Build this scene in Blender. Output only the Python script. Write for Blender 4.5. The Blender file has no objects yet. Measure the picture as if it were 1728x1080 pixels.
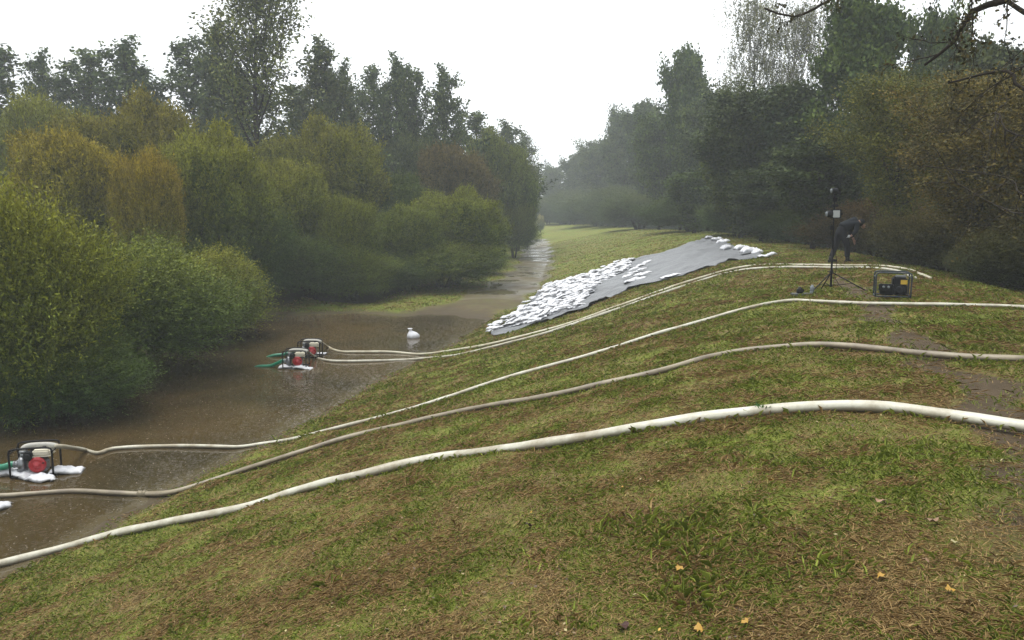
import bpy, bmesh, math, random
import numpy as np
from mathutils import Vector, Matrix

SC = bpy.context.scene
COL = SC.collection
R = math.radians

# ------------------------------------------------------------ camera
EYE = 1.5
F_PX = 1350.0           # focal length in photo pixels (1728 wide)
PITCH = math.atan(190 / F_PX)
cam_d = bpy.data.cameras.new('camera')
cam_d.sensor_width = 36
cam_d.lens = 36 * F_PX / 1728
cam_d.clip_start = 0.05
cam_d.clip_end = 3000
cam = bpy.data.objects.new('camera', cam_d)
COL.objects.link(cam)
cam.location = (0, 0, EYE)
cam.rotation_euler = (math.pi / 2 - PITCH, 0, 0)
SC.camera = cam

# ------------------------------------------------------------ world, sun, exposure
SUN_EL, SUN_AZ = R(72), R(-60)
w = bpy.data.worlds.new('World'); SC.world = w; w.use_nodes = True
nt = w.node_tree; nt.nodes.clear()
out = nt.nodes.new('ShaderNodeOutputWorld')
bg = nt.nodes.new('ShaderNodeBackground')
sky = nt.nodes.new('ShaderNodeTexSky'); sky.sky_type = 'NISHITA'; sky.sun_disc = False
sky.sun_elevation = SUN_EL; sky.sun_rotation = SUN_AZ
sky.air_density = 1.0; sky.dust_density = 6.0; sky.ozone_density = 1.0
hs = nt.nodes.new('ShaderNodeHueSaturation'); hs.inputs['Saturation'].default_value = 0.10
mx = nt.nodes.new('ShaderNodeMix'); mx.data_type = 'RGBA'
mx.inputs[0].default_value = 0.70
mx.inputs[7].default_value = (14.0, 14.5, 14.8, 1)       # even cloud layer
nt.links.new(sky.outputs[0], hs.inputs['Color'])
nt.links.new(hs.outputs[0], mx.inputs[6])
nt.links.new(mx.outputs[2], bg.inputs['Color'])
tcw = nt.nodes.new('ShaderNodeTexCoord'); nzw = nt.nodes.new('ShaderNodeTexNoise'); nzw.inputs['Scale'].default_value = 1.6; nzw.inputs['Detail'].default_value = 3
nt.links.new(tcw.outputs['Generated'], nzw.inputs['Vector'])
dtw = nt.nodes.new('ShaderNodeVectorMath'); dtw.operation = 'DOT_PRODUCT'; dtw.inputs[1].default_value = (0.08, 0.97, 0.22)   # cloud is thinnest (brightest) ahead
nt.links.new(tcw.outputs['Generated'], dtw.inputs[0])
adw = nt.nodes.new('ShaderNodeMath'); adw.operation = 'MULTIPLY_ADD'; adw.inputs[1].default_value = 1.3; nt.links.new(dtw.outputs['Value'], adw.inputs[0])
sbw = nt.nodes.new('ShaderNodeMath'); sbw.operation = 'SUBTRACT'; nt.links.new(nzw.outputs['Fac'], sbw.inputs[0]); sbw.inputs[1].default_value = 1.15
nt.links.new(sbw.outputs[0], adw.inputs[2])
mrw = nt.nodes.new('ShaderNodeMapRange'); mrw.inputs[1].default_value = 0.3; mrw.inputs[2].default_value = 0.75; mrw.inputs[3].default_value = 0.64; mrw.inputs[4].default_value = 0.97
nt.links.new(adw.outputs[0], mrw.inputs[0])
mlw = nt.nodes.new('ShaderNodeMix'); mlw.data_type = 'RGBA'; mlw.blend_type = 'MULTIPLY'; mlw.inputs[0].default_value = 1
nt.links.new(mx.outputs[2], mlw.inputs[6]); nt.links.new(mrw.outputs[0], mlw.inputs[7]); nt.links.new(mlw.outputs[2], bg.inputs['Color'])
bg.inputs['Strength'].default_value = 0.122
nt.links.new(bg.outputs[0], out.inputs[0])

sun_d = bpy.data.lights.new('sun', 'SUN'); sun_d.energy = 2.0; sun_d.angle = R(35)
sun_d.color = (1, 0.97, 0.93)
sun = bpy.data.objects.new('sun', sun_d); COL.objects.link(sun)
sun.rotation_euler = (math.pi / 2 - SUN_EL, 0, -SUN_AZ + math.pi)
SC.view_settings.view_transform = 'Standard'
SC.view_settings.look = 'None'
SC.view_settings.exposure = 0.60
SC.view_settings.gamma = 1.0
SC.cycles.volume_bounces = 1
SC.cycles.max_bounces = 6
SC.cycles.diffuse_bounces = 3
SC.cycles.transparent_max_bounces = 8

# ------------------------------------------------------------ terrain function
WATER = -2.6
def _sm(ys, xs):
    yy = np.linspace(-40, 420, 2301)
    v = np.interp(yy, ys, xs)
    k = np.hanning(31); k /= k.sum()
    v = np.convolve(np.pad(v, 15, mode='edge'), k, mode='valid')
    return lambda y: np.interp(y, yy, v)
XT = _sm([-40, 0, 9.5, 11.5, 13.8, 17, 21.7, 27, 31.4, 38, 59, 97, 120, 150, 190, 420],
         [-16, -7.9, -5.8, -5.35, -4.8, -4.0, -2.9, -1.5, 0.1, 1.3, 2.6, 3.6, 2.5, -4, -18, -120])
XC = _sm([-40, 0, 6.2, 8.8, 12.8, 20.9, 38, 60, 97, 120, 150, 190, 420],
         [-12, 0.1, 2.1, 3.0, 4.4, 7.0, 9.4, 11.2, 12.2, 11.5, 7, -5, -105])
XB = _sm([-40, 0, 5, 12, 19, 27, 45, 60, 97, 120, 150, 190, 420],
         [-8, 4.2, 5.9, 7.9, 9.6, 11.0, 12.6, 14.2, 15.4, 15, 10.5, -1, -100])
ZC = _sm([-40, 45, 97, 150, 420], [0, 0, -0.95, -1.5, -1.6])
ZT = _sm([-40, 26.5, 34, 420], [-2.72, -2.72, -2.38, -2.36])
XS = _sm([-40, 10, 15, 19, 25, 29, 32, 420], [-11, -10.3, -9.8, -8.8, -9.8, -10.2, -7.5, -7.5])

def sstep(t):
    t = np.clip(t, 0, 1); return t * t * (3 - 2 * t)
def bumps(x, y):
    return (0.03 * np.sin(1.3 * x + 0.9 * y + 1.1) * np.sin(0.7 * y - 0.5 * x)
            + 0.012 * np.sin(3.1 * x - 2.3 * y) * np.sin(2.7 * y + 1.9 * x + 0.6)
            + 0.022 * np.sin(4.3 * x + 1.7 * y + 2 * np.sin(1.1 * y)) * np.sin(2.9 * y - 1.2 * x) * (y > 4) * np.clip((y - 4) / 4, 0, 1)
            + 0.007 * np.sin(8.1 * x + 3.3 * y) * np.sin(7.3 * y - 4.1 * x))
def H(x, y):
    x = np.asarray(x, float); y = np.asarray(y, float)
    xt, xc, xb, zc, zt = XT(y), XC(y), XB(y), ZC(y), ZT(y)
    s = (x - xt) / (xc - xt)
    k = 9.0
    f = -np.log(np.exp(-k * np.clip(s, -3, 6)) + math.exp(-k)) / k
    f = np.where(s > 6, 1.0, f)
    z = zt + (zc - zt) * f
    flat = zt - 0.14 * (1 - sstep((y - 26.5) / 7))
    z_left = flat + 0.45 * sstep((XS(y) - x) / 2.5)
    z = np.where(s < 0.0, zt + (z_left - zt) * sstep(-s * 3.0), z)
    back = np.clip(x - xb, 0, None)
    z = z - 1.6 * (1 - np.exp(-(back / 5.0) ** 1.5))
    z = z + 0.055 * np.sin(1.1 * x + 0.8 * y) * np.sin(0.9 * y - 0.7 * x + 1) * np.clip((y - 24) / 3, 0, 1) * np.clip((39 - y) / 4, 0, 1) * (s < 0.3)
    tk = np.where((x < xt + 0.6) & (y > 33), 0.25, 1.0)
    return z + bumps(x, y) * tk
def Hs(x, y): return float(H(x, y))
def normal(x, y, e=0.15):
    return Vector((-(Hs(x + e, y) - Hs(x - e, y)) / (2 * e), -(Hs(x, y + e) - Hs(x, y - e)) / (2 * e), 1)).normalized()

CP, SP = math.cos(PITCH), math.sin(PITCH)
def ray(px, py):
    u = (px - 864) / F_PX; v = (540 - py) / F_PX
    return Vector((u, CP + v * SP, -SP + v * CP))
def P(px, py, h=0.0, water=True):
    """point of the ground (or water) seen at a photo pixel, h metres above it"""
    d = ray(px, py)
    t = np.linspace(1.5, 260, 26000)
    X, Y, Z = d.x * t, d.y * t, EYE + d.z * t
    g = H(X, Y) + h
    if water: g = np.maximum(g, WATER + h)
    hit = np.nonzero(Z < g)[0]
    i = hit[0] if len(hit) else len(t) - 1
    return Vector((X[i], Y[i], Z[i]))
def at(px, py, depth):
    d = ray(px, py); k = depth / d.y
    return Vector((d.x * k, depth, EYE + d.z * k))

# ------------------------------------------------------------ helpers
def tag(o, label=None, cat=None, group=None, kind=None):
    if label: o['label'] = label
    if cat: o['category'] = cat
    if group: o['group'] = group
    if kind: o['kind'] = kind
    return o
def empty(name, loc=(0, 0, 0), rz=0.0):
    o = bpy.data.objects.new(name, None); COL.objects.link(o)
    o.empty_display_size = 0.1
    o.location = loc; o.rotation_euler = (0, 0, rz)
    return o
def obj(name, me, mat=None, parent=None):
    o = bpy.data.objects.new(name, me); COL.objects.link(o)
    if mat and not me.materials: me.materials.append(mat)
    if parent: o.parent = parent
    return o
def np_mesh(name, V, F, smooth=False, attrs=None):
    """V (n,3), F (m,k)"""
    me = bpy.data.meshes.new(name)
    n, m, k = len(V), len(F), F.shape[1]
    me.vertices.add(n); me.vertices.foreach_set('co', np.ascontiguousarray(V, dtype=np.float32).ravel())
    me.loops.add(m * k); me.loops.foreach_set('vertex_index', np.ascontiguousarray(F, dtype=np.int32).ravel())
    me.polygons.add(m); me.polygons.foreach_set('loop_start', np.arange(0, m * k, k, dtype=np.int32))
    me.update(calc_edges=True)
    if smooth: me.polygons.foreach_set('use_smooth', np.ones(m, bool))
    for nm, (dom, arr) in (attrs or {}).items():
        a = me.attributes.new(nm, 'FLOAT', dom); a.data.foreach_set('value', np.ascontiguousarray(arr, dtype=np.float32))
    return me

class MB:
    def __init__(s): s.v = []; s.f = []; s.sm = []
    def add(s, vs, fs, smooth=False):
        b = len(s.v); s.v += [Vector(v) for v in vs]
        for f in fs: s.f.append([i + b for i in f]); s.sm.append(smooth)
        return s
    def box(s, c, size, rot=None, bev=0.0):
        bm = bmesh.new(); bmesh.ops.create_cube(bm, size=1)
        bmesh.ops.scale(bm, vec=size, verts=bm.verts)
        if bev: bmesh.ops.bevel(bm, geom=bm.edges[:], offset=bev, segments=2, affect='EDGES')
        M = Matrix.Translation(c) @ (rot.to_4x4() if rot else Matrix())
        bm.verts.index_update()
        s.add([M @ v.co for v in bm.verts], [[v.index for v in f.verts] for f in bm.faces]); bm.free()
        return s
    def lathe(s, base, axis, prof, n=20, smooth=True):
        axis = Vector(axis).normalized(); q = axis.to_track_quat('Z', 'Y')
        vs = []; fs = []
        for (r, z) in prof:
            for i in range(n):
                a = 2 * math.pi * i / n
                vs.append(Vector(base) + q @ Vector((r * math.cos(a), r * math.sin(a), z)))
        for j in range(len(prof) - 1):
            for i in range(n):
                fs.append([j * n + i, j * n + (i + 1) % n, (j + 1) * n + (i + 1) % n, (j + 1) * n + i])
        fs.append(list(range(n))[::-1]); fs.append([(len(prof) - 1) * n + i for i in range(n)])
        return s.add(vs, fs, smooth)
    def cyl(s, a, b, r, n=12, r2=None):
        a, b = Vector(a), Vector(b)
        return s.lathe(a, b - a, [(r, 0), (r2 if r2 is not None else r, (b - a).length)], n)
    def tube(s, pts, r, n=8, flat=1.0, closed=False):
        pts = [Vector(p) for p in pts]; rs = r if hasattr(r, '__len__') else [r] * len(pts)
        L = len(pts); vs = []; fs = []; up = Vector((0, 0, 1)); prev = None
        for i, p in enumerate(pts):
            if closed: t = pts[(i + 1) % L] - pts[i - 1]
            else: t = pts[min(i + 1, L - 1)] - pts[max(i - 1, 0)]
            t.normalize()
            if prev is None:
                ref = up if abs(t.z) < 0.9 else Vector((1, 0, 0))
                side = t.cross(ref).normalized()
            else:
                side = (prev - t * prev.dot(t)).normalized()
            prev = side; u2 = side.cross(t)
            for k in range(n):
                a = 2 * math.pi * k / n
                vs.append(p + side * (math.cos(a) * rs[i]) + u2 * (math.sin(a) * rs[i] * flat))
        for i in range(L if closed else L - 1):
            j = (i + 1) % L
            for k in range(n):
                fs.append([i * n + k, i * n + (k + 1) % n, j * n + (k + 1) % n, j * n + k])
        if not closed:
            fs.append(list(range(n))[::-1]); fs.append([(L - 1) * n + k for k in range(n)])
        return s.add(vs, fs, True)
    def ell(s, c, rad, n=14, m=9, rot=None):
        vs = []; fs = []
        for j in range(m + 1):
            th = math.pi * j / m
            for i in range(n):
                a = 2 * math.pi * i / n
                v = Vector((rad[0] * math.sin(th) * math.cos(a), rad[1] * math.sin(th) * math.sin(a), rad[2] * math.cos(th)))
                vs.append(Vector(c) + ((rot @ v) if rot else v))
        for j in range(m):
            for i in range(n):
                fs.append([j * n + i, (j + 1) * n + i, (j + 1) * n + (i + 1) % n, j * n + (i + 1) % n])
        return s.add(vs, fs, True)
    def mesh(s, name):
        me = bpy.data.meshes.new(name); me.from_pydata([tuple(v) for v in s.v], [], s.f)
        me.polygons.foreach_set('use_smooth', s.sm); me.update(); return me
    def build(s, name, mat, parent=None): return obj(name, s.mesh(name), mat, parent)

def catmull(pts, step=0.1):
    pts = [Vector(p) for p in pts]; q = [2 * pts[0] - pts[1]] + pts + [2 * pts[-1] - pts[-2]]; o = []
    for i in range(1, len(q) - 2):
        a, b, c, d = q[i - 1:i + 3]; n = max(2, int((c - b).length / step))
        for k in range(n):
            t = k / n
            o.append(0.5 * ((2 * b) + (c - a) * t + (2 * a - 5 * b + 4 * c - d) * t * t + (3 * b - a - 3 * c + d) * t ** 3))
    o.append(pts[-1]); return o

# ------------------------------------------------------------ materials
class NT:
    def __init__(s, name):
        s.m = bpy.data.materials.new(name); s.m.use_nodes = True
        s.t = s.m.node_tree; s.b = s.t.nodes['Principled BSDF']; s.o = s.t.nodes['Material Output']
    def n(s, typ, **kw):
        nd = s.t.nodes.new(typ)
        for k, v in kw.items(): setattr(nd, k, v)
        return nd
    def l(s, a, b): s.t.links.new(a, b)
    def noise(s, scale, detail=4, vec=None, rough=0.6, dist=0.0):
        nd = s.n('ShaderNodeTexNoise'); nd.inputs['Scale'].default_value = scale
        nd.inputs['Detail'].default_value = detail; nd.inputs['Roughness'].default_value = rough
        nd.inputs['Distortion'].default_value = dist
        if vec is not None: s.l(vec, nd.inputs['Vector'])
        return nd.outputs['Fac']
    def ramp(s, fac, a, b, ca=(0, 0, 0, 1), cb=(1, 1, 1, 1)):
        nd = s.n('ShaderNodeValToRGB'); e = nd.color_ramp.elements
        e[0].position = a; e[1].position = b; e[0].color = ca; e[1].color = cb
        s.l(fac, nd.inputs[0]); return nd.outputs[0]
    def mix(s, f, a, b, mode='MIX'):
        nd = s.n('ShaderNodeMix', data_type='RGBA', blend_type=mode)
        for sock, v in ((nd.inputs[0], f), (nd.inputs[6], a), (nd.inputs[7], b)):
            if isinstance(v, (int, float)): sock.default_value = v
            elif isinstance(v, tuple): sock.default_value = v
            else: s.l(v, sock)
        return nd.outputs[2]
    def math(s, op, a, b=None, clamp=False):
        nd = s.n('ShaderNodeMath', operation=op); nd.use_clamp = clamp
        for sock, v in ((nd.inputs[0], a), (nd.inputs[1], b)):
            if v is None: continue
            if isinstance(v, (int, float)): sock.default_value = v
            else: s.l(v, sock)
        return nd.outputs[0]
    def attr(s, name):
        nd = s.n('ShaderNodeAttribute'); nd.attribute_name = name; return nd.outputs['Fac']
    def bump(s, h, strength=0.5, dist=0.02):
        nd = s.n('ShaderNodeBump'); nd.inputs['Strength'].default_value = strength
        nd.inputs['Distance'].default_value = dist; s.l(h, nd.inputs['Height'])
        s.l(nd.outputs[0], s.b.inputs['Normal']); return nd.outputs[0]
    def set(s, **kw):
        for k, v in kw.items():
            sock = s.b.inputs[k.replace('_', ' ')]
            if isinstance(v, (int, float, tuple)): sock.default_value = v
            else: s.l(v, sock)
        return s
def c4(*c): return (c[0], c[1], c[2], 1)

def simple(name, col, rough=0.5, metal=0.0, var=0.25, scale=30, bump=0.15):
    m = NT(name); tc = m.n('ShaderNodeTexCoord').outputs['Object']
    f = m.noise(scale, 5, tc)
    col2 = tuple(c * (1 - var) for c in col)
    m.set(Base_Color=m.mix(m.ramp(f, 0.35, 0.65), c4(*col2), c4(*col)), Roughness=rough, Metallic=metal)
    if 'dark_' in name or 'black' in name: m.b.inputs['Specular IOR Level'].default_value = 0.15
    m.bump(f, bump, 0.003); return m.m

# ground: grass turf with thatch, mud where the "mud" attribute says people and wheels go
def turf_colour(m, pos):
    big = m.noise(0.35, 4, pos, 0.6, 0.4)
    mid = m.noise(2.3, 5, pos, 0.65, 0.6)
    fin = m.noise(19.0, 5, pos, 0.7)
    mixf = m.math('ADD', m.math('MULTIPLY', big, 0.5), m.math('MULTIPLY', mid, 0.5))
    f = m.ramp(mixf, 0.44, 0.56)
    green = m.mix(fin, c4(0.095, 0.115, 0.020), c4(0.22, 0.245, 0.045))
    brown = m.mix(fin, c4(0.10, 0.072, 0.030), c4(0.24, 0.175, 0.075))
    far = m.attr('far')
    green = m.mix(far, green, m.mix(mid, c4(0.11, 0.155, 0.022), c4(0.19, 0.235, 0.038)))
    brown = m.mix(far, brown, m.mix(fin, c4(0.13, 0.13, 0.028), c4(0.22, 0.20, 0.05)))
    return m.mix(f, green, brown), fin, mid, f

def mat_ground():
    m = NT('turf'); pos = m.n('ShaderNodeNewGeometry').outputs['Position']
    col, fin, mid, f = turf_colour(m, pos)
    vfin = m.noise(70, 4, pos, 0.7)
    m7 = m.ramp(m.noise(7.0, 6, pos, 0.75), 0.36, 0.62)
    col = m.mix(0.5, col, m.mix(m7, c4(0.55, 0.55, 0.55), c4(1.35, 1.3, 1.2)), 'MULTIPLY')
    col = m.mix(0.55, col, m.mix(m.ramp(vfin, 0.38, 0.62), c4(0.30, 0.30, 0.30), c4(1.45, 1.45, 1.45)), 'MULTIPLY')
    mud = m.attr('mud'); mf = m.math('ADD', mud, m.math('MULTIPLY', m.math('SUBTRACT', m.noise(5, 6, pos, 0.7), 0.5), 0.8))
    mf = m.ramp(mf, 0.38, 0.62)
    mudc = m.mix(m.noise(6, 6, pos, 0.7), c4(0.050, 0.036, 0.021), c4(0.125, 0.092, 0.056))
    wet = m.attr('wet')
    col = m.mix(mf, col, mudc)
    sand = m.attr('sand')
    sand = m.math('MULTIPLY', sand, m.math('ADD', 0.70, m.math('MULTIPLY', m.ramp(m.noise(1.6, 6, pos, 0.75, 0.5), 0.35, 0.6), 0.30)))
    col = m.mix(sand, col, m.mix(m.noise(1.2, 6, pos, 0.7), c4(0.052, 0.039, 0.022), c4(0.125, 0.098, 0.060)))
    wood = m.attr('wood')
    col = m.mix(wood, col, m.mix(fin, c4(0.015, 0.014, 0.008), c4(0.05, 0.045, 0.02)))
    sx = m.n('ShaderNodeSeparateXYZ'); m.l(pos, sx.inputs[0])
    zz = m.math('ADD', sx.outputs[2], m.math('MULTIPLY', m.math('SUBTRACT', m.noise(2.2, 6, pos, 0.7), 0.5), 0.22))
    sh = m.n('ShaderNodeMapRange', interpolation_type='SMOOTHSTEP'); m.l(zz, sh.inputs[0])
    for i_, v_ in ((1, -2.47), (2, -2.58), (3, 0.0), (4, 1.0)): sh.inputs[i_].default_value = v_
    sh = sh.outputs[0]
    col = m.mix(m.math('MULTIPLY', sh, 0.9), col, m.mix(m.noise(9, 5, pos, 0.7), c4(0.038, 0.029, 0.016), c4(0.085, 0.064, 0.038)))
    wn = m.ramp(m.noise(0.5, 3, pos, 0.5), 0.25, 0.62)
    wf = m.math('MULTIPLY', wet, wn)
    rough = m.math('SUBTRACT', 0.85, m.math('MULTIPLY', wf, 0.72))
    rough = m.math('SUBTRACT', rough, m.math('MULTIPLY', sh, 0.15))
    spec = m.math('ADD', 0.12, m.math('MULTIPLY', wf, 0.4))
    m.set(Base_Color=col, Roughness=rough); m.l(spec, m.b.inputs['Specular IOR Level'])
    h = m.math('ADD', m.math('MULTIPLY', fin, 0.7), m.math('MULTIPLY', vfin, 0.4))
    h = m.math('MULTIPLY', h, m.math('SUBTRACT', 1.0, m.math('MULTIPLY', wf, 0.96)))
    h = m.math('MULTIPLY', h, m.math('SUBTRACT', 1.0, m.math('MULTIPLY', m.math('MAXIMUM', sand, sh), 0.75)))
    m.bump(h, 0.9, 0.05)
    return m.m

def mat_blade():
    m = NT('grass_blade'); pos = m.n('ShaderNodeNewGeometry').outputs['Position']
    t = m.attr('tint'); k = m.attr('dry')
    g = m.mix(t, c4(0.105, 0.145, 0.018), c4(0.34, 0.40, 0.07))
    b = m.mix(t, c4(0.13, 0.080, 0.030), c4(0.45, 0.31, 0.13))
    col = m.mix(k, g, b)
    m.set(Base_Color=col, Roughness=0.55); m.b.inputs['Specular IOR Level'].default_value = 0.15
    tr = m.n('ShaderNodeBsdfTranslucent'); m.l(col, tr.inputs[0])
    ms = m.n('ShaderNodeMixShader'); ms.inputs[0].default_value = 0.2
    m.l(m.b.outputs[0], ms.inputs[1]); m.l(tr.outputs[0], ms.inputs[2]); m.l(ms.outputs[0], m.o.inputs[0])
    return m.m

def mat_leaf(name='foliage', trans=0.10):
    m = NT(name); oi = m.n('ShaderNodeObjectInfo'); tc = m.n('ShaderNodeTexCoord').outputs['Object']
    t = m.attr('tint'); tip_light = m.attr('tip')  # yellowing outer leaves; in round crowns also carries painted top light
    n1 = m.noise(0.55, 3, tc)
    base = oi.outputs['Color']
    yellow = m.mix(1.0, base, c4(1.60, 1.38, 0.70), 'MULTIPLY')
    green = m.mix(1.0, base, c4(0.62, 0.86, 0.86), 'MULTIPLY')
    f = m.math('ADD', m.math('MULTIPLY', tip_light, 0.65), m.math('MULTIPLY', m.math('SUBTRACT', n1, 0.45), 1.4), True)
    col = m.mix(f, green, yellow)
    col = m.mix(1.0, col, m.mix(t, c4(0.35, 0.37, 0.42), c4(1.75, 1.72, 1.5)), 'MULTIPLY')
    m.set(Base_Color=col, Roughness=0.6); m.b.inputs['Specular IOR Level'].default_value = 0.12
    tr = m.n('ShaderNodeBsdfTranslucent'); m.l(col, tr.inputs[0])
    ms = m.n('ShaderNodeMixShader'); ms.inputs[0].default_value = trans
    m.l(m.b.outputs[0], ms.inputs[1]); m.l(tr.outputs[0], ms.inputs[2]); m.l(ms.outputs[0], m.o.inputs[0])
    return m.m

def mat_water():
    m = NT('murky_water'); pos = m.n('ShaderNodeNewGeometry').outputs['Position']
    n = m.noise(0.25, 4, pos, 0.6, 0.5)
    col = m.mix(m.ramp(n, 0.4, 0.65), c4(0.036, 0.027, 0.013), c4(0.075, 0.050, 0.020))
    n2 = m.noise(1.5, 4, pos)
    dp = m.n('ShaderNodeMapRange', interpolation_type='SMOOTHSTEP'); m.l(m.math('ADD', m.attr('depth'), m.math('MULTIPLY', m.math('SUBTRACT', m.noise(1.3, 6, pos, 0.7), 0.5), 0.10)), dp.inputs[0])
    for i_, v_ in ((1, 0.0), (2, 0.13), (3, 1.0), (4, 0.0)): dp.inputs[i_].default_value = v_
    col = m.mix(m.math('MULTIPLY', dp.outputs[0], 0.9), col, m.mix(m.noise(5, 5, pos, 0.7), c4(0.055, 0.046, 0.024), c4(0.12, 0.095, 0.055)))   # bed seen through shallow water
    m.set(Base_Color=col, Roughness=0.05, IOR=1.33)
    hs = None
    for sc, off, amp in ((9.0, 0.0, 1.0), (15.0, 3.7, 0.8), (6.0, 9.1, 0.8)):
        mp = m.n('ShaderNodeMapping'); mp.inputs['Location'].default_value = (off, off * 2, 0)
        m.l(pos, mp.inputs['Vector'])
        v = m.n('ShaderNodeTexVoronoi', feature='F1'); v.voronoi_dimensions = '2D'
        v.inputs['Scale'].default_value = sc; m.l(mp.outputs[0], v.inputs['Vector'])
        d = v.outputs['Distance']
        sep = m.n('ShaderNodeSeparateColor'); m.l(v.outputs['Color'], sep.inputs[0])
        rad = m.math('MULTIPLY', sep.outputs[0], 0.40)
        x = m.math('DIVIDE', m.math('SUBTRACT', d, rad), 0.055)
        ring = m.math('POWER', 2.718, m.math('MULTIPLY', m.math('MULTIPLY', x, x), -1.0))
        ring = m.math('MULTIPLY', ring, m.math('GREATER_THAN', sep.outputs[1], 0.35))
        ring = m.math('MULTIPLY', ring, amp / sc * 3)
        hs = ring if hs is None else m.math('ADD', hs, ring)
    hs = m.math('ADD', hs, m.math('MULTIPLY', n2, 0.5))
    m.bump(hs, 0.40, 0.012)
    return m.m

upper = [(828, 566), (870, 540), (895, 512), (925, 486), (1000, 462), (1066, 443), (1144, 420), (1170, 411), (1197, 404)]
lower = [(832, 569), (890, 553), (950, 534), (990, 522), (1065, 489), (1144, 469), (1200, 452), (1250, 440), (1288, 435)]
M = {}
M['ground'] = mat_ground(); M['blade'] = mat_blade(); M['leaf'] = mat_leaf(); M['water'] = mat_water()
M['bark'] = simple('dark_bark', (0.038, 0.031, 0.024), 0.9, var=0.5, scale=9, bump=0.8)
M['birch'] = simple('birch_bark', (0.42, 0.41, 0.38), 0.8, var=0.6, scale=5, bump=0.5)
M['black'] = simple('black_metal', (0.008, 0.008, 0.009), 0.5)
M['grey'] = simple('grey_metal', (0.25, 0.26, 0.27), 0.35, 0.8)
M['dark'] = simple('dark_plastic', (0.014, 0.015, 0.017), 0.6)
M['red'] = simple('red_plastic', (0.38, 0.018, 0.025), 0.35, var=0.15)
M['cream'] = simple('cream_plastic', (0.66, 0.62, 0.50), 0.4, var=0.12)
M['wrap'] = simple('pale_rag', (0.40, 0.39, 0.35), 0.7, var=0.2)
M['blue'] = simple('blue_grey_paint', (0.016, 0.026, 0.034), 0.5, var=0.2)
M['yellow'] = simple('yellow_sticker', (0.55, 0.36, 0.04), 0.5, var=0.1)
M['white'] = simple('white_panel', (0.36, 0.38, 0.38), 0.4, var=0.1)
M['greenhose'] = simple('green_hose_plastic', (0.012, 0.19, 0.105), 0.35, var=0.2)
M['glass'] = simple('lens_glass', (0.16, 0.18, 0.19), 0.15, var=0.1)

def mat_hose(name, col, dirt, dirtf):
    m = NT(name); pos = m.n('ShaderNodeNewGeometry').outputs['Position']
    n = m.noise(2.2, 6, pos, 0.7); fine = m.noise(55, 4, pos)
    c = m.mix(m.ramp(n, dirtf, dirtf + 0.22), c4(*dirt), c4(*col))
    c = m.mix(0.35, c, m.mix(fine, c4(0.6, 0.58, 0.52), c4(1.1, 1.1, 1.1)), 'MULTIPLY')
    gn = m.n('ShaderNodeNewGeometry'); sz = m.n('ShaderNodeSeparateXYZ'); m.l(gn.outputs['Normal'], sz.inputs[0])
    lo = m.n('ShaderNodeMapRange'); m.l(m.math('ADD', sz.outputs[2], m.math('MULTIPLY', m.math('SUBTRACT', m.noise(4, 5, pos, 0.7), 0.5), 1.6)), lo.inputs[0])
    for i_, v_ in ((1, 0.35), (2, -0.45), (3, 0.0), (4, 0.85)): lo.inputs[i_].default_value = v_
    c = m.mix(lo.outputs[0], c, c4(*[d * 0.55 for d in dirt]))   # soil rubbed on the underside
    m.set(Base_Color=c, Roughness=0.45)
    m.bump(m.math('ADD', m.noise(9, 4, pos), m.math('MULTIPLY', fine, 0.3)), 0.35, 0.012)
    return m.m
M['hose_w'] = mat_hose('white_hose', (0.54, 0.53, 0.44), (0.30, 0.26, 0.18), 0.36)
M['hose_w2'] = mat_hose('cream_hose', (0.52, 0.50, 0.38), (0.33, 0.28, 0.18), 0.36)
M['hose_t'] = mat_hose('muddy_tan_hose', (0.27, 0.23, 0.155), (0.15, 0.12, 0.08), 0.38)

def mat_bag():
    m = NT('sandbag_cloth'); tc = m.n('ShaderNodeTexCoord').outputs['Object']; oi = m.n('ShaderNodeObjectInfo')
    w_ = m.n('ShaderNodeTexWave'); w_.inputs['Scale'].default_value = 60; m.l(tc, w_.inputs['Vector'])
    n = m.noise(7, 5, tc)
    c = m.mix(oi.outputs['Random'], c4(0.54, 0.55, 0.58), c4(0.68, 0.69, 0.72))
    c = m.mix(m.math('MULTIPLY', m.ramp(n, 0.5, 0.72), 0.35), c, c4(0.42, 0.38, 0.31))
    m.set(Base_Color=c, Roughness=0.6)
    m.bump(m.math('ADD', m.math('MULTIPLY', n, 1.0), m.math('MULTIPLY', w_.outputs['Fac'], 0.08)), 0.6, 0.03); return m.m
M['bag'] = mat_bag()
def mat_tarp():
    m = NT('grey_tarpaulin_cloth'); pos = m.n('ShaderNodeNewGeometry').outputs['Position']
    n = m.noise(0.9, 5, pos, 0.7); mp = m.n('ShaderNodeMapping')
    mp.inputs['Scale'].default_value = (0.6, 3.2, 1); mp.inputs['Rotation'].default_value = (0, 0, R(-10)); m.l(pos, mp.inputs[0])
    wr = m.noise(2.0, 6, mp.outputs[0], 0.7, 0.6)
    m.set(Base_Color=m.mix(n, c4(0.085, 0.09, 0.096), c4(0.185, 0.193, 0.205)), Roughness=0.42)
    m.bump(wr, 1.0, 0.09); return m.m
M['tarp'] = mat_tarp()

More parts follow.
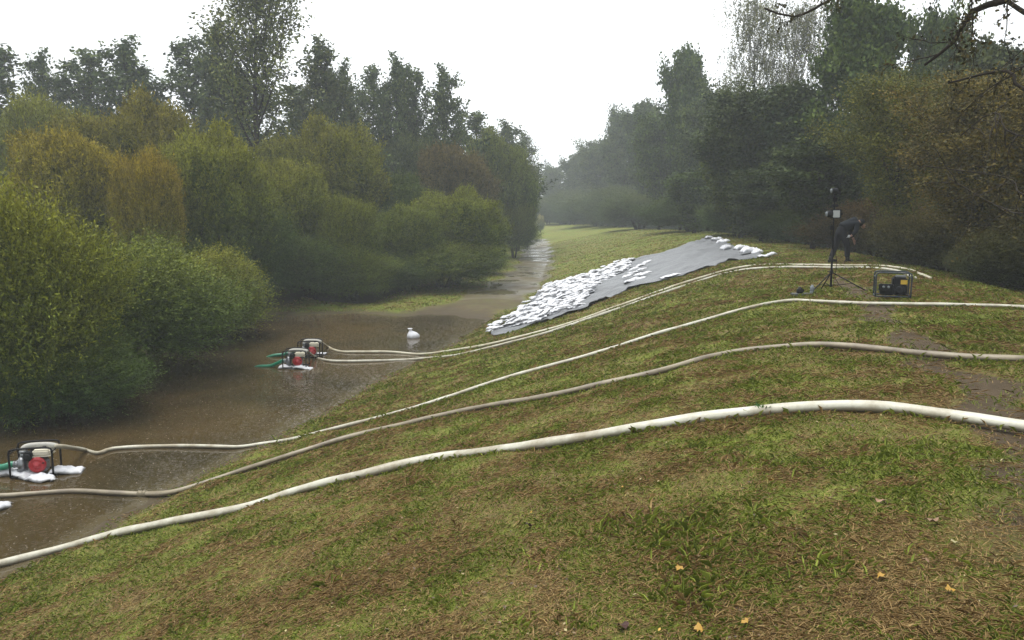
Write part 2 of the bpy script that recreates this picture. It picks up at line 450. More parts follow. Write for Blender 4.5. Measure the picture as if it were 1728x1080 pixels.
# ------------------------------------------------------------ ground mesh
def dist_poly(X, Y, pts):
    D = np.full(X.shape, 1e9)
    for a, b in zip(pts[:-1], pts[1:]):
        ax, ay, bx, by = a[0], a[1], b[0], b[1]
        dx, dy = bx - ax, by - ay; L = dx * dx + dy * dy + 1e-9
        t = np.clip(((X - ax) * dx + (Y - ay) * dy) / L, 0, 1)
        D = np.minimum(D, np.hypot(X - ax - t * dx, Y - ay - t * dy))
    return D
TRAIL = [P(*p, water=False).xy for p in ((1800, 830), (1728, 740), (1640, 655), (1590, 612), (1530, 565), (1495, 540), (1450, 495), (1420, 474), (1408, 466))]
TRACK = [P(*p, water=False).xy for p in ((700, 560), (770, 532), (830, 503), (868, 482), (893, 462), (903, 445), (906, 425), (905, 410), (900, 404))]
TW = [2.6, 2.3, 1.9]
def masks(X, Y):
    wob = 0.12 * np.sin(5.1 * X + 2 * Y) + 0.1 * np.sin(3.3 * Y - 4 * X)
    d = dist_poly(X, Y, TRAIL) + wob
    mud = 0.92 * (1 - sstep((d - 0.03) / 0.40))
    # trampled corner by the photographer's feet
    d2 = np.hypot((X - 2.7) / 0.9, (Y - 3.3) / 1.5)
    mud = np.maximum(mud, 0.60 * (1 - sstep((d2 - 0.3) / 0.8)))
    # muddy shoreline
    s = (X - XT(Y))
    z = H(X, Y)
    shore = (1 - sstep((z - WATER - 0.05) / 0.22)) * (Y < 26) * (X > XT(Y) - 1)
    mud = np.maximum(mud, 0.62 * shore)
    dt = dist_poly(X, Y, TRACK) + 0.25 * np.sin(0.9 * Y + 1.5 * X)
    wid = np.interp(Y, [25, 35, 50, 80], [2.2, 1.5, 1.2, 1.3])
    sand = 1 - sstep((dt - wid * 0.75) / 0.7)
    left = (X < XT(Y) + 0.2)
    wet = sand * (Y > 34) * (1 - sstep((X - XT(Y) - 0.6) / 0.8))
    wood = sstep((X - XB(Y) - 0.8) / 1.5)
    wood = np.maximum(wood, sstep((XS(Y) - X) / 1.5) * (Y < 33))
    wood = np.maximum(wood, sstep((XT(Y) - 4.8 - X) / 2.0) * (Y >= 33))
    far = sstep((Y - 20) / 16)
    return mud, sand, wet, wood, far
def ground():
    ys = np.concatenate([np.linspace(-60, 0, 24)[:-1], np.linspace(0, 2, 12)[:-1], 2 * (400 / 2) ** (np.linspace(0, 1, 520))])
    xs_mid = np.linspace(-9, 12, 300)
    xl = -9 - np.geomspace(0.07, 390, 110)[::-1]; xr = 12 + np.geomspace(0.07, 390, 110)
    xs = np.concatenate([xl, xs_mid, xr])
    X, Y = np.meshgrid(xs, ys); Z = H(X, Y)
    mud, sand, wet, wood, far = masks(X, Y)
    Z = Z - 0.035 * np.clip(mud * (Z > -2), 0, 1)
    ny, nx = X.shape; idx = np.arange(nx * ny).reshape(ny, nx)
    F = np.stack([idx[:-1, :-1], idx[:-1, 1:], idx[1:, 1:], idx[1:, :-1]], -1).reshape(-1, 4)
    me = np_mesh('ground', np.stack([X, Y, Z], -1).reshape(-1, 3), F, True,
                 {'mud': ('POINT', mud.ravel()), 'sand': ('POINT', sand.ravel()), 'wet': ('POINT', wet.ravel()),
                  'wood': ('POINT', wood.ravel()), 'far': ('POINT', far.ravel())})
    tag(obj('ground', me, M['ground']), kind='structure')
ground()
def water():
    xs = np.concatenate([np.linspace(-60, -14, 24)[:-1], np.linspace(-14, 2, 180)]); ys = np.concatenate([np.linspace(-30, 4, 12)[:-1], np.linspace(4, 40, 300)])
    X, Y = np.meshgrid(xs, ys); D = WATER - H(X, Y); ny, nx = X.shape; idx = np.arange(nx * ny).reshape(ny, nx)
    F = np.stack([idx[:-1, :-1], idx[:-1, 1:], idx[1:, 1:], idx[1:, :-1]], -1).reshape(-1, 4)
    tag(obj('water', np_mesh('water', np.stack([X, Y, np.full_like(X, WATER)], -1).reshape(-1, 3), F, True, {'depth': ('POINT', D.ravel())}), M['water']), kind='structure')
water()

def splashes():
    r = np.random.RandomState(4); N = 7000
    Y = 7 + 27 * r.rand(N) ** 0.8; X = -0.66 * Y * r.rand(N) ** 0.9 - 0.5
    k = (H(X, Y) < WATER - 0.01); X, Y = X[k], Y[k]; n = len(X); s = 0.004 + 0.008 * r.rand(n); h = 0.003 + 0.009 * r.rand(n) ** 2
    B = np.stack([X, Y, np.full(n, WATER + 0.001)], 1); V = []
    for k_ in range(4):
        a = k_ * np.pi / 2; V.append(B + np.stack([s * np.cos(a), s * np.sin(a), 0 * s], 1))
    V.append(B + np.stack([0 * s, 0 * s, h], 1)); V = np.stack(V, 1).reshape(-1, 3); b = np.arange(n) * 5
    F = np.concatenate([np.stack([b + i, b + (i + 1) % 4, b + 4], 1) for i in range(4)])
    m = NT('splash_water'); m.set(Base_Color=c4(0.16, 0.135, 0.095), Roughness=0.25)
    tag(obj('rain_splashes', np_mesh('rain_splashes', V, F), m.m), 'tiny raindrop splashes all over the brown flood water', 'splashes', kind='stuff')
splashes()

# ------------------------------------------------------------ grass
def vnoise(x, y, seed=0):
    r = np.random.RandomState(seed); T = r.rand(256, 256)
    xi = np.floor(x).astype(int); yi = np.floor(y).astype(int); fx = sstep(x - xi); fy = sstep(y - yi)
    g = lambda a, b: T[a % 256, b % 256]
    return (g(xi, yi) * (1 - fx) + g(xi + 1, yi) * fx) * (1 - fy) + (g(xi, yi + 1) * (1 - fx) + g(xi + 1, yi + 1) * fx) * fy
def grass():
    r = np.random.RandomState(5)
    N = 800000
    rad = 2.2 * (30 / 2.2) ** (r.rand(N) ** 0.80)
    th = R(90) + (r.rand(N) - 0.5) * R(92)
    X = rad * np.cos(th); Y = rad * np.sin(th)
    N2 = 260000; rad2 = 24 * (85 / 24) ** r.rand(N2); th2 = R(90) + (r.rand(N2) - 0.62) * R(50)
    X = np.concatenate([X, rad2 * np.cos(th2)]); Y = np.concatenate([Y, rad2 * np.sin(th2)]); N += N2
    # clumps of fresh longer grass in the foreground
    cl = [(P(px, py).x, P(px, py).y, s_, n_) for px, py, s_, n_ in
          ((1060, 885, .13, 420), (1130, 900, .15, 500), (1010, 900, .10, 200), (1150, 1010, .10, 420), (900, 950, .10, 260), (1240, 885, .15, 350),
           (880, 1060, .08, 260), (560, 985, .10, 200), (1170, 940, .12, 260), (1270, 780, .2, 300), (1500, 760, .25, 450), (1640, 760, .25, 400),
           (1120, 830, .15, 250), (1400, 960, .12, 220), (980, 1050, .1, 240), (760, 1010, .12, 260), (1560, 940, .2, 250), (700, 900, .15, 250))]
    cx = np.concatenate([np.full(n_ // 5, x) + r.randn(n_ // 5) * s_ * .8 for x, y, s_, n_ in cl])
    cy = np.concatenate([np.full(n_ // 5, y) + r.randn(n_ // 5) * s_ * .8 for x, y, s_, n_ in cl])
    hx, hy = [], []
    for pth, hr in HOSES[:3]:
        for (ax, ay), (bx, by) in zip(pth[:-1], pth[1:]):
            dd = math.hypot(ax, ay)
            if dd > 10.5: continue
            ln = math.hypot(bx - ax, by - ay) + 1e-6; dens = 0.35 + 1.3 * float(vnoise(np.array([ax * 2.3]), np.array([ay * 2.3]), 8)[0]) ** 2
            for _ in range(int(100 * ln * dens)):
                t_ = r.rand(); s_ = -1 if r.rand() < .65 else 1; of = (hr * (0.75 + 0.9 * r.rand())) * s_
                nxx, nyy = -(by - ay) / ln, (bx - ax) / ln
                if nyy < 0: nxx, nyy = -nxx, -nyy
                hx.append(ax + (bx - ax) * t_ + nxx * of); hy.append(ay + (by - ay) * t_ + nyy * of)
    cx = np.concatenate([cx, np.array(hx)]); cy = np.concatenate([cy, np.array(hy)])
    nc = len(cx)
    X = np.concatenate([X, cx]); Y = np.concatenate([Y, cy])
    clump = np.concatenate([np.zeros(N, bool), np.ones(nc, bool)])
    Z = H(X, Y)
    mud, sand, wet, wood, far = masks(X, Y)
    patch = vnoise(X * 1.7 + 9, Y * 1.7, 1) * 0.30 + vnoise(X * 6, Y * 6, 2) * 0.40 + vnoise(X * 0.45, Y * 0.45, 3) * 0.12 + vnoise(X * 15, Y * 15, 6) * 0.18
    keep = (Z > WATER + 0.03) & (wood < 0.8) & (sand < 0.5) & (r.rand(len(X)) > mud * 1.0) & ((X > XT(Y) - 0.2) | (Y > 31))
    bald = vnoise(X * 3.1 + 40, Y * 3.1, 7)
    poly_ = [(P(*p).x, P(*p).y) for p in upper + lower[::-1]]; ins = np.zeros(len(X), bool)
    for (x1, y1), (x2, y2) in zip(poly_, poly_[1:] + poly_[:1]):
        cr = (y1 > Y) != (y2 > Y); xi = x1 + (Y - y1) * (x2 - x1) / ((y2 - y1) or 1e-9); ins ^= cr & (X < xi)
    keep &= ~ins
    keep &= (bald + r.rand(len(X)) * 0.35 > 0.28) | clump
    X, Y, Z, patch, clump = X[keep], Y[keep], Z[keep], patch[keep], clump[keep]
    n = len(X); d = np.hypot(X, Y)
    size = 1 + np.clip((d - 5) / 9, 0, 7.0)
    dryp = np.clip((patch - 0.50) * 3.8 + 0.34, 0.08, 0.78)
    dryp = np.clip(dryp + 0.22 * (1 - sstep((d - 4.5) / 4)) * (vnoise(X * .9 + 3, Y * .9, 14) > .38), 0, .85)
    dry = (r.rand(n) < dryp) & (~clump | (r.rand(n) < 0.4))
    L = np.where(dry, 0.025 + 0.055 * r.rand(n), 0.015 + 0.036 * r.rand(n) ** 1.5) * np.minimum(size, 2.4)
    L = np.where(clump, 0.035 + 0.065 * r.rand(n), L)
    tall = vnoise(X * 2.2 + 11, Y * 2.2, 5); L = L * (0.6 + 0.8 * tall)
    wdt = (0.0011 + 0.0013 * r.rand(n)) * size; wdt = np.where(clump & (r.rand(n) < .25), wdt * 2.6, wdt)
    az = r.rand(n) * 2 * np.pi
    el = np.where(dry, R(4) + R(22) * r.rand(n), R(15) + R(60) * r.rand(n)); el = np.where(clump, R(40) + R(45) * r.rand(n), el)
    nx_ = np.zeros((n, 3)); e = 0.1
    gx = (H(X + e, Y) - H(X - e, Y)) / (2 * e); gy = (H(X, Y + e) - H(X, Y - e)) / (2 * e)
    dx, dy = np.cos(az), np.sin(az)
    dz = gx * dx + gy * dy
    A = np.stack([dx, dy, dz], 1); A /= np.linalg.norm(A, axis=1)[:, None]
    U = np.array([0, 0, 1.0])
    d1 = A * np.cos(el)[:, None] + U * np.sin(el)[:, None]
    el2 = el * 0.35 - 0.1
    d2 = A * np.cos(el2)[:, None] + U * np.sin(el2)[:, None]
    S = np.stack([-dy, dx, np.zeros(n)], 1) * wdt[:, None]
    B = np.stack([X, Y, Z - 0.004 + np.where(dry, 0.012 * r.rand(n), 0)], 1)
    mid = B + d1 * (L * 0.55)[:, None]; tip = mid + d2 * (L * 0.5)[:, None]
    V = np.stack([B - S, B + S, mid + S * 0.8, tip, mid - S * 0.8], 1).reshape(-1, 3)
    b = np.arange(n) * 5
    F = np.stack([b, b + 1, b + 2, b + 3, b + 4], 1)
    tint = np.clip(r.rand(n) ** 1.3 * 0.9 + 0.25 * clump, 0, 1)
    me = np_mesh('grass', V, F, False, {'tint': ('FACE', tint), 'dry': ('FACE', dry.astype(float))})
    tag(obj('grass', me, M['blade']), 'short mown grass and brown thatch covering the dike slope', 'grass', kind='stuff')

# ------------------------------------------------------------ trees
def leaves(P_, D_, L_, W_, rng, tint=None, tip=None):
    n = len(P_)
    D_ = D_ / (np.linalg.norm(D_, axis=1)[:, None] + 1e-9)
    Rn = rng.randn(n, 3); S = np.cross(D_, Rn); S /= (np.linalg.norm(S, axis=1)[:, None] + 1e-9)
    L_ = np.broadcast_to(L_, (n,))[:, None]; W_ = np.broadcast_to(W_, (n,))[:, None]
    V = np.stack([P_, P_ + D_ * L_ * 0.5 + S * W_, P_ + D_ * L_, P_ + D_ * L_ * 0.5 - S * W_], 1).reshape(-1, 3)
    F = np.arange(n * 4).reshape(n, 4)
    if tint is None: tint = rng.rand(n)
    if tip is None: tip = rng.rand(n)
    return V, F, tint, tip
def crown_mesh(name, V, F, tint, tip):
    return np_mesh(name, V, F, False, {'tint': ('FACE', tint), 'tip': ('FACE', tip)})

def proto_round(seed, lobes=26, shoots=11000, per=9, squash=1.0, leafL=0.019, wisp=1.0, low=-0.92, hollow=True, bump_=1.0):
    """dense shrubby willow, unit height 1 (z 0..1), radius about 0.5"""
    r = np.random.RandomState(seed)
    c = r.randn(lobes, 3); c[:, 2] = np.abs(c[:, 2]) * 1.0 - 0.35; c /= np.linalg.norm(c, axis=1)[:, None]
    amp = (0.10 + 0.24 * r.rand(lobes)) * bump_
    rc = r.randn(16, 3); rc /= np.linalg.norm(rc, axis=1)[:, None]; rc[:, 2] *= .8
    def rad(d):
        q = ((d[:, None, :] - c[None]) ** 2).sum(2)
        q2 = ((d[:, None, :] - rc[None]) ** 2).sum(2)
        return 0.74 + (amp[None] * np.exp(-q / 0.10)).max(1) - 0.20 * np.exp(-q2 / 0.035).max(1) - 0.17 * sstep((d[:, 2] - 0.62) / 0.38)
    def dirs(n):
        d = r.randn(n * 2, 3); d /= np.linalg.norm(d, axis=1)[:, None]
        d = d[(d[:, 2] > low) & (r.rand(len(d)) < 0.55 + 0.45 * (d[:, 2] > -0.3))]; return d[:n]
    def env(d, k):
        p = d * (rad(d) * k)[:, None]
        hz_ = np.sqrt(np.clip(1 - d[:, 2] ** 2, 0.05, 1)); lowf = np.clip(-d[:, 2], 0, 1)
        p[:, :2] *= (1 + (hz_ ** -0.75 - 1) * sstep(lowf * 2.5))[:, None]
        p = p * np.array([0.44 * squash, 0.44 * squash, 0.48]); p[:, 2] += 0.47
        p[:, 2] = np.where(p[:, 2] < 0.03, 0.03 + r.rand(len(p)) * 0.04, p[:, 2]); return p
    d = dirs(shoots)
    if hollow:
        low_ = sstep((0.18 - d[:, 2]) / 0.5); d = d[r.rand(len(d)) > 0.30 * low_]
    n = len(d); k = 0.72 + 0.26 * r.rand(n) ** 0.6
    if hollow: k = k * (1 - 0.22 * sstep((0.15 - d[:, 2]) / 0.5) * r.rand(n))
    base = env(d, k)
    sd = d * 1.0 + np.array([0, 0, 0.85]) + 0.35 * r.randn(n, 3); sd /= np.linalg.norm(sd, axis=1)[:, None]
    sl = (0.035 + 0.06 * r.rand(n) ** 2) * wisp
    t = (np.arange(per)[None] + r.rand(n, per)) / per
    Pp = base[:, None] + sd[:, None] * (sl[:, None] * t)[..., None] + r.randn(n, per, 3) * 0.005
    D = sd[:, None] * 0.8 + r.randn(n, per, 3) * 0.7
    shoot_t = np.clip(r.rand(n) * 0.8 + 0.1, 0, 1)
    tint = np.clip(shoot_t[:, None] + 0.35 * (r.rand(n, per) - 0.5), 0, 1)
    tip = np.clip((k[:, None] - 0.72) / 0.26 * 0.45 + t * 0.25 + 0.45 * (d[:, 2:3]), 0, 1) * np.ones((n, per))  # outer tips yellower; lit top and shaded underside painted in by leaf direction
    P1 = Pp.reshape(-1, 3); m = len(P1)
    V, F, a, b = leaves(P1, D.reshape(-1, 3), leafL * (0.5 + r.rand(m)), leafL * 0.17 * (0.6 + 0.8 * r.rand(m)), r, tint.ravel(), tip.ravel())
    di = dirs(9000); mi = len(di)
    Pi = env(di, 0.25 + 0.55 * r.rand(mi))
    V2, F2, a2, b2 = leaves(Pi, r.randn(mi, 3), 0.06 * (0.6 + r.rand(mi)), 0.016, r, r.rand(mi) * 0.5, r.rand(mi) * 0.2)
    me = crown_mesh('crown', np.vstack([V, V2]), np.vstack([F, F2 + len(V)]), np.concatenate([a, a2]), np.concatenate([b, b2]))
    tb = MB(); rr = random.Random(seed)
    for i in range(5):
        a_ = i * 1.26 + rr.random(); x, y = 0.03 * math.cos(a_), 0.03 * math.sin(a_)
        tb.tube([(x, y, -0.03), (x * 3, y * 3, 0.25), (x * 6, y * 6, 0.5), (x * 8.5, y * 8.5, 0.72)], [0.018, 0.014, 0.009, 0.003], 6)
    tm = tb.mesh('trunk'); tm.materials.append(M['bark']); me.materials.append(M['leaf'])
    return tm, me

def proto_branch(seed, H_=1.0, base=0.2, spread=lambda t: 0.2, n_limb=40, ang=(40, 75), sub=6, cl=26, crad=0.02, leafL=0.02, leafW=0.3,
                 droop=0.0, bark='bark', r0=0.016, lean=0.0, fill=0, nodes_per=3, upcurve=0.5, vary=(0.65, 1.12)):
    r = np.random.RandomState(seed); rr = random.Random(seed); tb = MB()
    wob = [rr.uniform(-1, 1) for _ in range(8)]
    def tr(t): return Vector((0.02 * math.sin(3 * t + wob[0]) + lean * t * t, 0.02 * math.sin(4 * t + wob[1]), t * H_))
    tb.tube([tr(i / 14) + (Vector((0, 0, -0.02)) if i == 0 else Vector()) for i in range(15)], [r0 * (1 - 0.93 * (i / 14)) for i in range(15)], 8)
    C = []; Lref = float(np.mean([spread(q) for q in np.linspace(base, 0.95, 20)]))
    for i in range(n_limb):
        t = base + (1 - base) * ((i + rr.random()) / n_limb) ** 0.9 * 0.97
        az = i * 2.399 + rr.uniform(-.4, .4); a = R(rr.uniform(*ang)) * (1 - 0.45 * t)
        L = spread(t) * rr.uniform(*vary)
        p = tr(t); d = Vector((math.cos(az) * math.sin(a), math.sin(az) * math.sin(a), math.cos(a)))
        pts = [p.copy()]
        for k in range(5):
            p = p + d * (L / 5); pts.append(p.copy())
            d = (d + Vector((rr.uniform(-.15, .15), rr.uniform(-.15, .15), upcurve * 0.25 - droop * 0.28))).normalized()
        rl = r0 * 0.38 * (1 - t * 0.6)
        tb.tube(pts, [rl * (1 - 0.85 * k / 5) for k in range(6)], 5)
        for s in range(max(1, int(round(sub * min(1.6, L / Lref))))):
            k = rr.uniform(0.3, 1.0) * 5; q = pts[int(min(k, 4))].lerp(pts[int(min(k, 4)) + 1], k - int(min(k, 4)))
            sd = (d + Vector((rr.gauss(0, .7), rr.gauss(0, .7), rr.gauss(0.05, .4) - droop))).normalized()
            sL = L * rr.uniform(0.18, 0.42) + 0.012
            sp = [q]
            for k2 in range(3):
                q = q + sd * (sL / 3); sp.append(q)
                sd = (sd + Vector((0, 0, 0.15 - droop * 0.9))).normalized()
            tb.tube(sp, [rl * 0.4, rl * 0.3, rl * 0.2, rl * 0.08], 3)
            for k2 in range(nodes_per): C.append(sp[0].lerp(sp[-1], (k2 + 0.6) / nodes_per) if droop < 0.3 else sp[1 + k2 % 3])
        C.append(pts[-1])
    C = np.array([tuple(c) for c in C]); n = len(C)
    if droop > 0.3:      # hanging strands
        S0 = np.repeat(C, 2, 0) + r.randn(2 * n, 3) * np.array([crad, crad, crad * .5]); sl_ = 0.03 + 0.07 * r.rand(2 * n)
        for q_, l_ in zip(S0[::2], sl_[::2]): tb.tube([q_, q_ - np.array([0, 0, l_ * .5]), q_ - np.array([0.002, 0, l_])], [0.0006, 0.0005, 0.0003], 3)
        u_ = r.rand(2 * n, cl)
        DP = (S0[:, None] + r.randn(2 * n, cl, 3) * 0.0022 - np.stack([0 * u_, 0 * u_, u_ * sl_[:, None]], -1)).reshape(-1, 3)
    Pp = (C[:, None] + r.randn(n, cl, 3) * crad * (np.array([0.30, 0.30, 4.0]) if droop > 0.3 else np.array([1, 1, 0.8]))).reshape(-1, 3)
    if droop > 0.3: Pp = DP; n *= 2
    m = len(Pp)
    ct = np.repeat(r.rand(n), cl)
    D = r.randn(m, 3) + np.array([0, 0, -1.2 * (droop > 0.3)])
    V, F, a, b = leaves(Pp, D, leafL * (0.6 + 0.8 * r.rand(m)), leafL * leafW * (0.7 + 0.6 * r.rand(m)), r, np.clip(ct * 0.7 + 0.3 * r.rand(m), 0, 1), np.clip(ct * 0.6 + r.rand(m) * 0.4, 0, 1))
    me = crown_mesh('crown', V, F, a, b); tm = tb.mesh('trunk'); tm.materials.append(M[bark]); me.materials.append(M['leaf'])
    return tm, me

PR = {}
PR['willow'] = [proto_round(11, lobes=30, bump_=1.1), proto_round(12, lobes=40, squash=1.12, bump_=1.2), proto_round(13, lobes=24, wisp=1.4, bump_=1.1)]
PR['bush'] = [proto_round(21, lobes=16, shoots=8500, per=14, leafL=0.018, wisp=2.6, hollow=False, bump_=1.5), proto_round(22, lobes=12, shoots=8500, per=14, leafL=0.018, wisp=3.2, hollow=False, bump_=1.7)]
egg = lambda w, b=0.2: (lambda t: w * (0.12 + 1.1 * math.sin(math.pi * min(1, (1 - t) / (1 - b)) ** 0.95) ** 1.0) if t < 0.98 else w * 0.2)
cone = lambda w: (lambda t: w * (0.10 + 1.15 * (1 - t) ** 0.9))
PR['poplar'] = [proto_branch(31, spread=cone(0.30), n_limb=44, ang=(30, 62), sub=7, cl=13, crad=0.013, leafL=0.017, base=0.1, upcurve=0.7, vary=(0.35, 1.35)),
                proto_branch(32, spread=cone(0.36), n_limb=40, ang=(35, 70), sub=7, cl=13, crad=0.014, leafL=0.018, base=0.1, upcurve=0.8, vary=(0.3, 1.4)),
                proto_branch(33, spread=cone(0.33), n_limb=36, ang=(25, 60), sub=8, cl=12, crad=0.015, leafL=0.018, base=0.1, upcurve=1.0, vary=(0.3, 1.5), lean=0.04)]
PR['tall'] = [proto_branch(35, spread=egg(0.20, 0.15), n_limb=46, ang=(28, 58), sub=8, cl=14, vary=(0.4, 1.3), crad=0.015, leafL=0.0105, base=0.15, upcurve=1.0, r0=0.012)]
PR['oak'] = [proto_branch(41, spread=egg(0.30), n_limb=46, ang=(45, 85), sub=9, cl=34, crad=0.026, leafL=0.020, leafW=0.38, base=0.08),
             proto_branch(42, spread=egg(0.26), n_limb=44, ang=(40, 80), sub=9, cl=34, crad=0.028, leafL=0.022, leafW=0.38, base=0.06),
             proto_branch(43, spread=egg(0.34), n_limb=40, ang=(50, 85), sub=10, cl=34, crad=0.026, leafL=0.019, leafW=0.38, base=0.05)]
PR['autumn'] = [proto_branch(61, spread=egg(0.32), n_limb=48, ang=(45, 88), sub=10, cl=44, crad=0.030, leafL=0.0105, leafW=0.36, base=0.05),
                proto_branch(62, spread=egg(0.30), n_limb=48, ang=(45, 88), sub=10, cl=44, crad=0.034, leafL=0.0105, leafW=0.36, base=0.04)]
PR['birch'] = [proto_branch(51, spread=egg(0.27, 0.3), n_limb=38, ang=(30, 60), sub=6, cl=11, crad=0.014, leafL=0.0085, droop=0.75, bark='birch', base=0.3, r0=0.012, upcurve=1.2)]

def tree(kind, var, px, top, depth, wpx, colour, label, cat='tree', group=None, rz=None, name=None, sink=0.0):
    tm, cm = PR[kind][var]
    x = (px - 864) / F_PX * depth * 1.0
    p = at(px, 350, depth); x = p.x
    zb = max(Hs(x, depth), WATER - 0.15) - sink; zt_ = at(px, top, depth).z
    Hh = zt_ - zb
    unit = {'willow': 0.88, 'bush': 0.92, 'poplar': 0.30, 'tall': 0.27, 'oak': 0.62, 'autumn': 0.62, 'birch': 0.36}[kind]
    W = (wpx / F_PX * depth) / unit
    root = empty(name or {'willow': 'willow_tree', 'bush': 'bush', 'poplar': 'poplar_tree', 'tall': 'poplar_tree', 'oak': 'oak_tree', 'autumn': 'autumn_tree', 'birch': 'birch_tree'}[kind],
                 (x, depth, zb), rz if rz is not None else (px * 1.7 + depth) % 6.28)
    if kind == 'willow': Hh *= 1.10
    root.scale = (W, W, Hh)
    tag(root, label, cat, group)
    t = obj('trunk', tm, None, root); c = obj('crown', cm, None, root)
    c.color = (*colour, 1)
    return root

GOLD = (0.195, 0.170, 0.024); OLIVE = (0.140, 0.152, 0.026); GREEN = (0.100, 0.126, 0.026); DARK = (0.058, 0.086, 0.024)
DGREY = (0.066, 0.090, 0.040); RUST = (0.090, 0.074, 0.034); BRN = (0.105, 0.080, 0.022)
LT = 'trees and bushes on the flooded left bank'
for a in [
  # kind, var, px, top, depth, width, colour, label
  ('bush', 0, 10, 315, 15.5, 330, OLIVE, 'tall feathery olive bush cut by the left picture edge, overhanging the water'),
  ('bush', 1, 190, 400, 19.5, 330, GREEN, 'wide green bush with loose upright shoots standing in the brown water near the nearest pump'),
  ('bush', 0, 330, 420, 25.0, 240, OLIVE, 'ragged olive bush reaching farthest out over the water left of the twin pumps'),
  ('bush', 1, 70, 560, 15.5, 260, DARK, 'low dark green bush trailing into the water at the lower left edge'),
  ('willow', 0, 125, 212, 29.0, 215, GOLD, 'round golden domed willow, leftmost of the yellowing crowns'),
  ('willow', 2, 252, 250, 27.0, 130, (0.185, 0.150, 0.022), 'narrow willow with orange yellow leaves between two larger domed crowns'),
  ('willow', 1, 350, 212, 30.0, 190, OLIVE, 'large domed green willow right of the orange leaved one, leaning over the water'),
  ('willow', 1, 235, 165, 36.0, 230, (0.130, 0.122, 0.020), 'broad yellow green willow crown rising behind the golden dome'),
  ('willow', 2, 90, 160, 40.0, 190, (0.125, 0.14, 0.028), 'pale green domed willow at the back left below the hazy treetops'),
  ('willow', 0, 490, 262, 35.0, 165, OLIVE, 'domed olive willow directly below the tall poplar'),
  ('willow', 2, 585, 330, 34.5, 120, (0.11, 0.13, 0.024), 'small round light green willow at the back shore of the flood'),
  ('willow', 1, 545, 205, 42.0, 190, (0.13, 0.135, 0.02), 'rounded yellow green willow just right of the tall poplar trunk'),
  ('willow', 0, 650, 285, 44.0, 150, DARK, 'dark green willow filling the gap between two lighter rounded crowns'),
  ('willow', 1, 765, 318, 40.5, 165, (0.115, 0.135, 0.022), 'bright round green willow beside the muddy track bend'),
  ('willow', 2, 690, 345, 38.0, 130, GREEN, 'green willow adjoining the bright round one on its left side'),
  ('willow', 0, 768, 238, 53.0, 150, RUST, 'reddish brown tinged willow crown rising behind the bright green dome'),
  ('willow', 2, 700, 225, 58.0, 150, DGREY, 'grey green willow behind and left of the reddish crown'),
  ('willow', 1, 838, 222, 63.0, 120, GREEN, 'tall green willow above the track where the left trees end'),
  ('willow', 2, 872, 262, 72.0, 80, (0.075, 0.095, 0.035), 'slim pale green willow, last of the left trees before the gap of sky'),
  ('bush', 0, 868, 330, 62.0, 75, GREEN, 'low green bush hanging over the left side of the wet track'),
  ('bush', 1, 810, 400, 47.0, 90, GREEN, 'low leafy bush at the grass verge of the muddy track'),
  ('bush', 0, 520, 400, 33.5, 190, DARK, 'dark shaded bush at the back waterline behind the twin pumps'),
  ('bush', 1, 640, 430, 36.5, 150, DARK, 'dark bush beside the green verge at the far shore'),
  ('bush', 1, 420, 330, 31.5, 150, DARK, 'dark shaded bush in the recess between the two nearest willow groups'),
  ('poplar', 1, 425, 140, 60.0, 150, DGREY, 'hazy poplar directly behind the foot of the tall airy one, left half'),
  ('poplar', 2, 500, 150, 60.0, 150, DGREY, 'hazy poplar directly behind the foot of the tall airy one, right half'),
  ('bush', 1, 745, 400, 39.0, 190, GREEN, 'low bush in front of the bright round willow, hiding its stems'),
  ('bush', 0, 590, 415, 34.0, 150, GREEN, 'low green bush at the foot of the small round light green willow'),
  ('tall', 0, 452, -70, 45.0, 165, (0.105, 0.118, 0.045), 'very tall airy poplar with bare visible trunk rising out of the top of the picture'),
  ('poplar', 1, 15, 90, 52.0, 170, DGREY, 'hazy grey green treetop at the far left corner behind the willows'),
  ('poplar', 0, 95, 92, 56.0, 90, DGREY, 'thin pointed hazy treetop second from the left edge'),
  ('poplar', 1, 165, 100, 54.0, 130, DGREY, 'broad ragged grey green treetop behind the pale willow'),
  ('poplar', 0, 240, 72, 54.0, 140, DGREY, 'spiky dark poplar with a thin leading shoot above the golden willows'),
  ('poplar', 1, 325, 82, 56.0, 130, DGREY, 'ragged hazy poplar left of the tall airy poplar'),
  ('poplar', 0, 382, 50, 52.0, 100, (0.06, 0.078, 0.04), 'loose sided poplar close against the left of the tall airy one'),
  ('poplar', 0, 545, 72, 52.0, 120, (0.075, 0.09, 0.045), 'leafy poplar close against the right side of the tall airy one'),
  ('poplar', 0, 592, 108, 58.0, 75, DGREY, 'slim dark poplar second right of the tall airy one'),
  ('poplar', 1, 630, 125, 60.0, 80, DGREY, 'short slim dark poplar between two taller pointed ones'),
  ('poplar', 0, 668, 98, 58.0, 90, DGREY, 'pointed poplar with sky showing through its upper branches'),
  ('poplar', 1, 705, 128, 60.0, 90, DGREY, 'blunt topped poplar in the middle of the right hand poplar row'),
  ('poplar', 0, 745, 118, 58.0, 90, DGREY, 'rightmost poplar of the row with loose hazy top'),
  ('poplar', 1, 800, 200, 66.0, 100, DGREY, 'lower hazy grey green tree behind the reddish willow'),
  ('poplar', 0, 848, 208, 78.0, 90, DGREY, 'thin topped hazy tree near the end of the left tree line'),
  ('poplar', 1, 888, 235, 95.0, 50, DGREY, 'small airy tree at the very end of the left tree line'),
]: tree(*a, group=LT, cat='bush' if a[0] == 'bush' else 'tree')

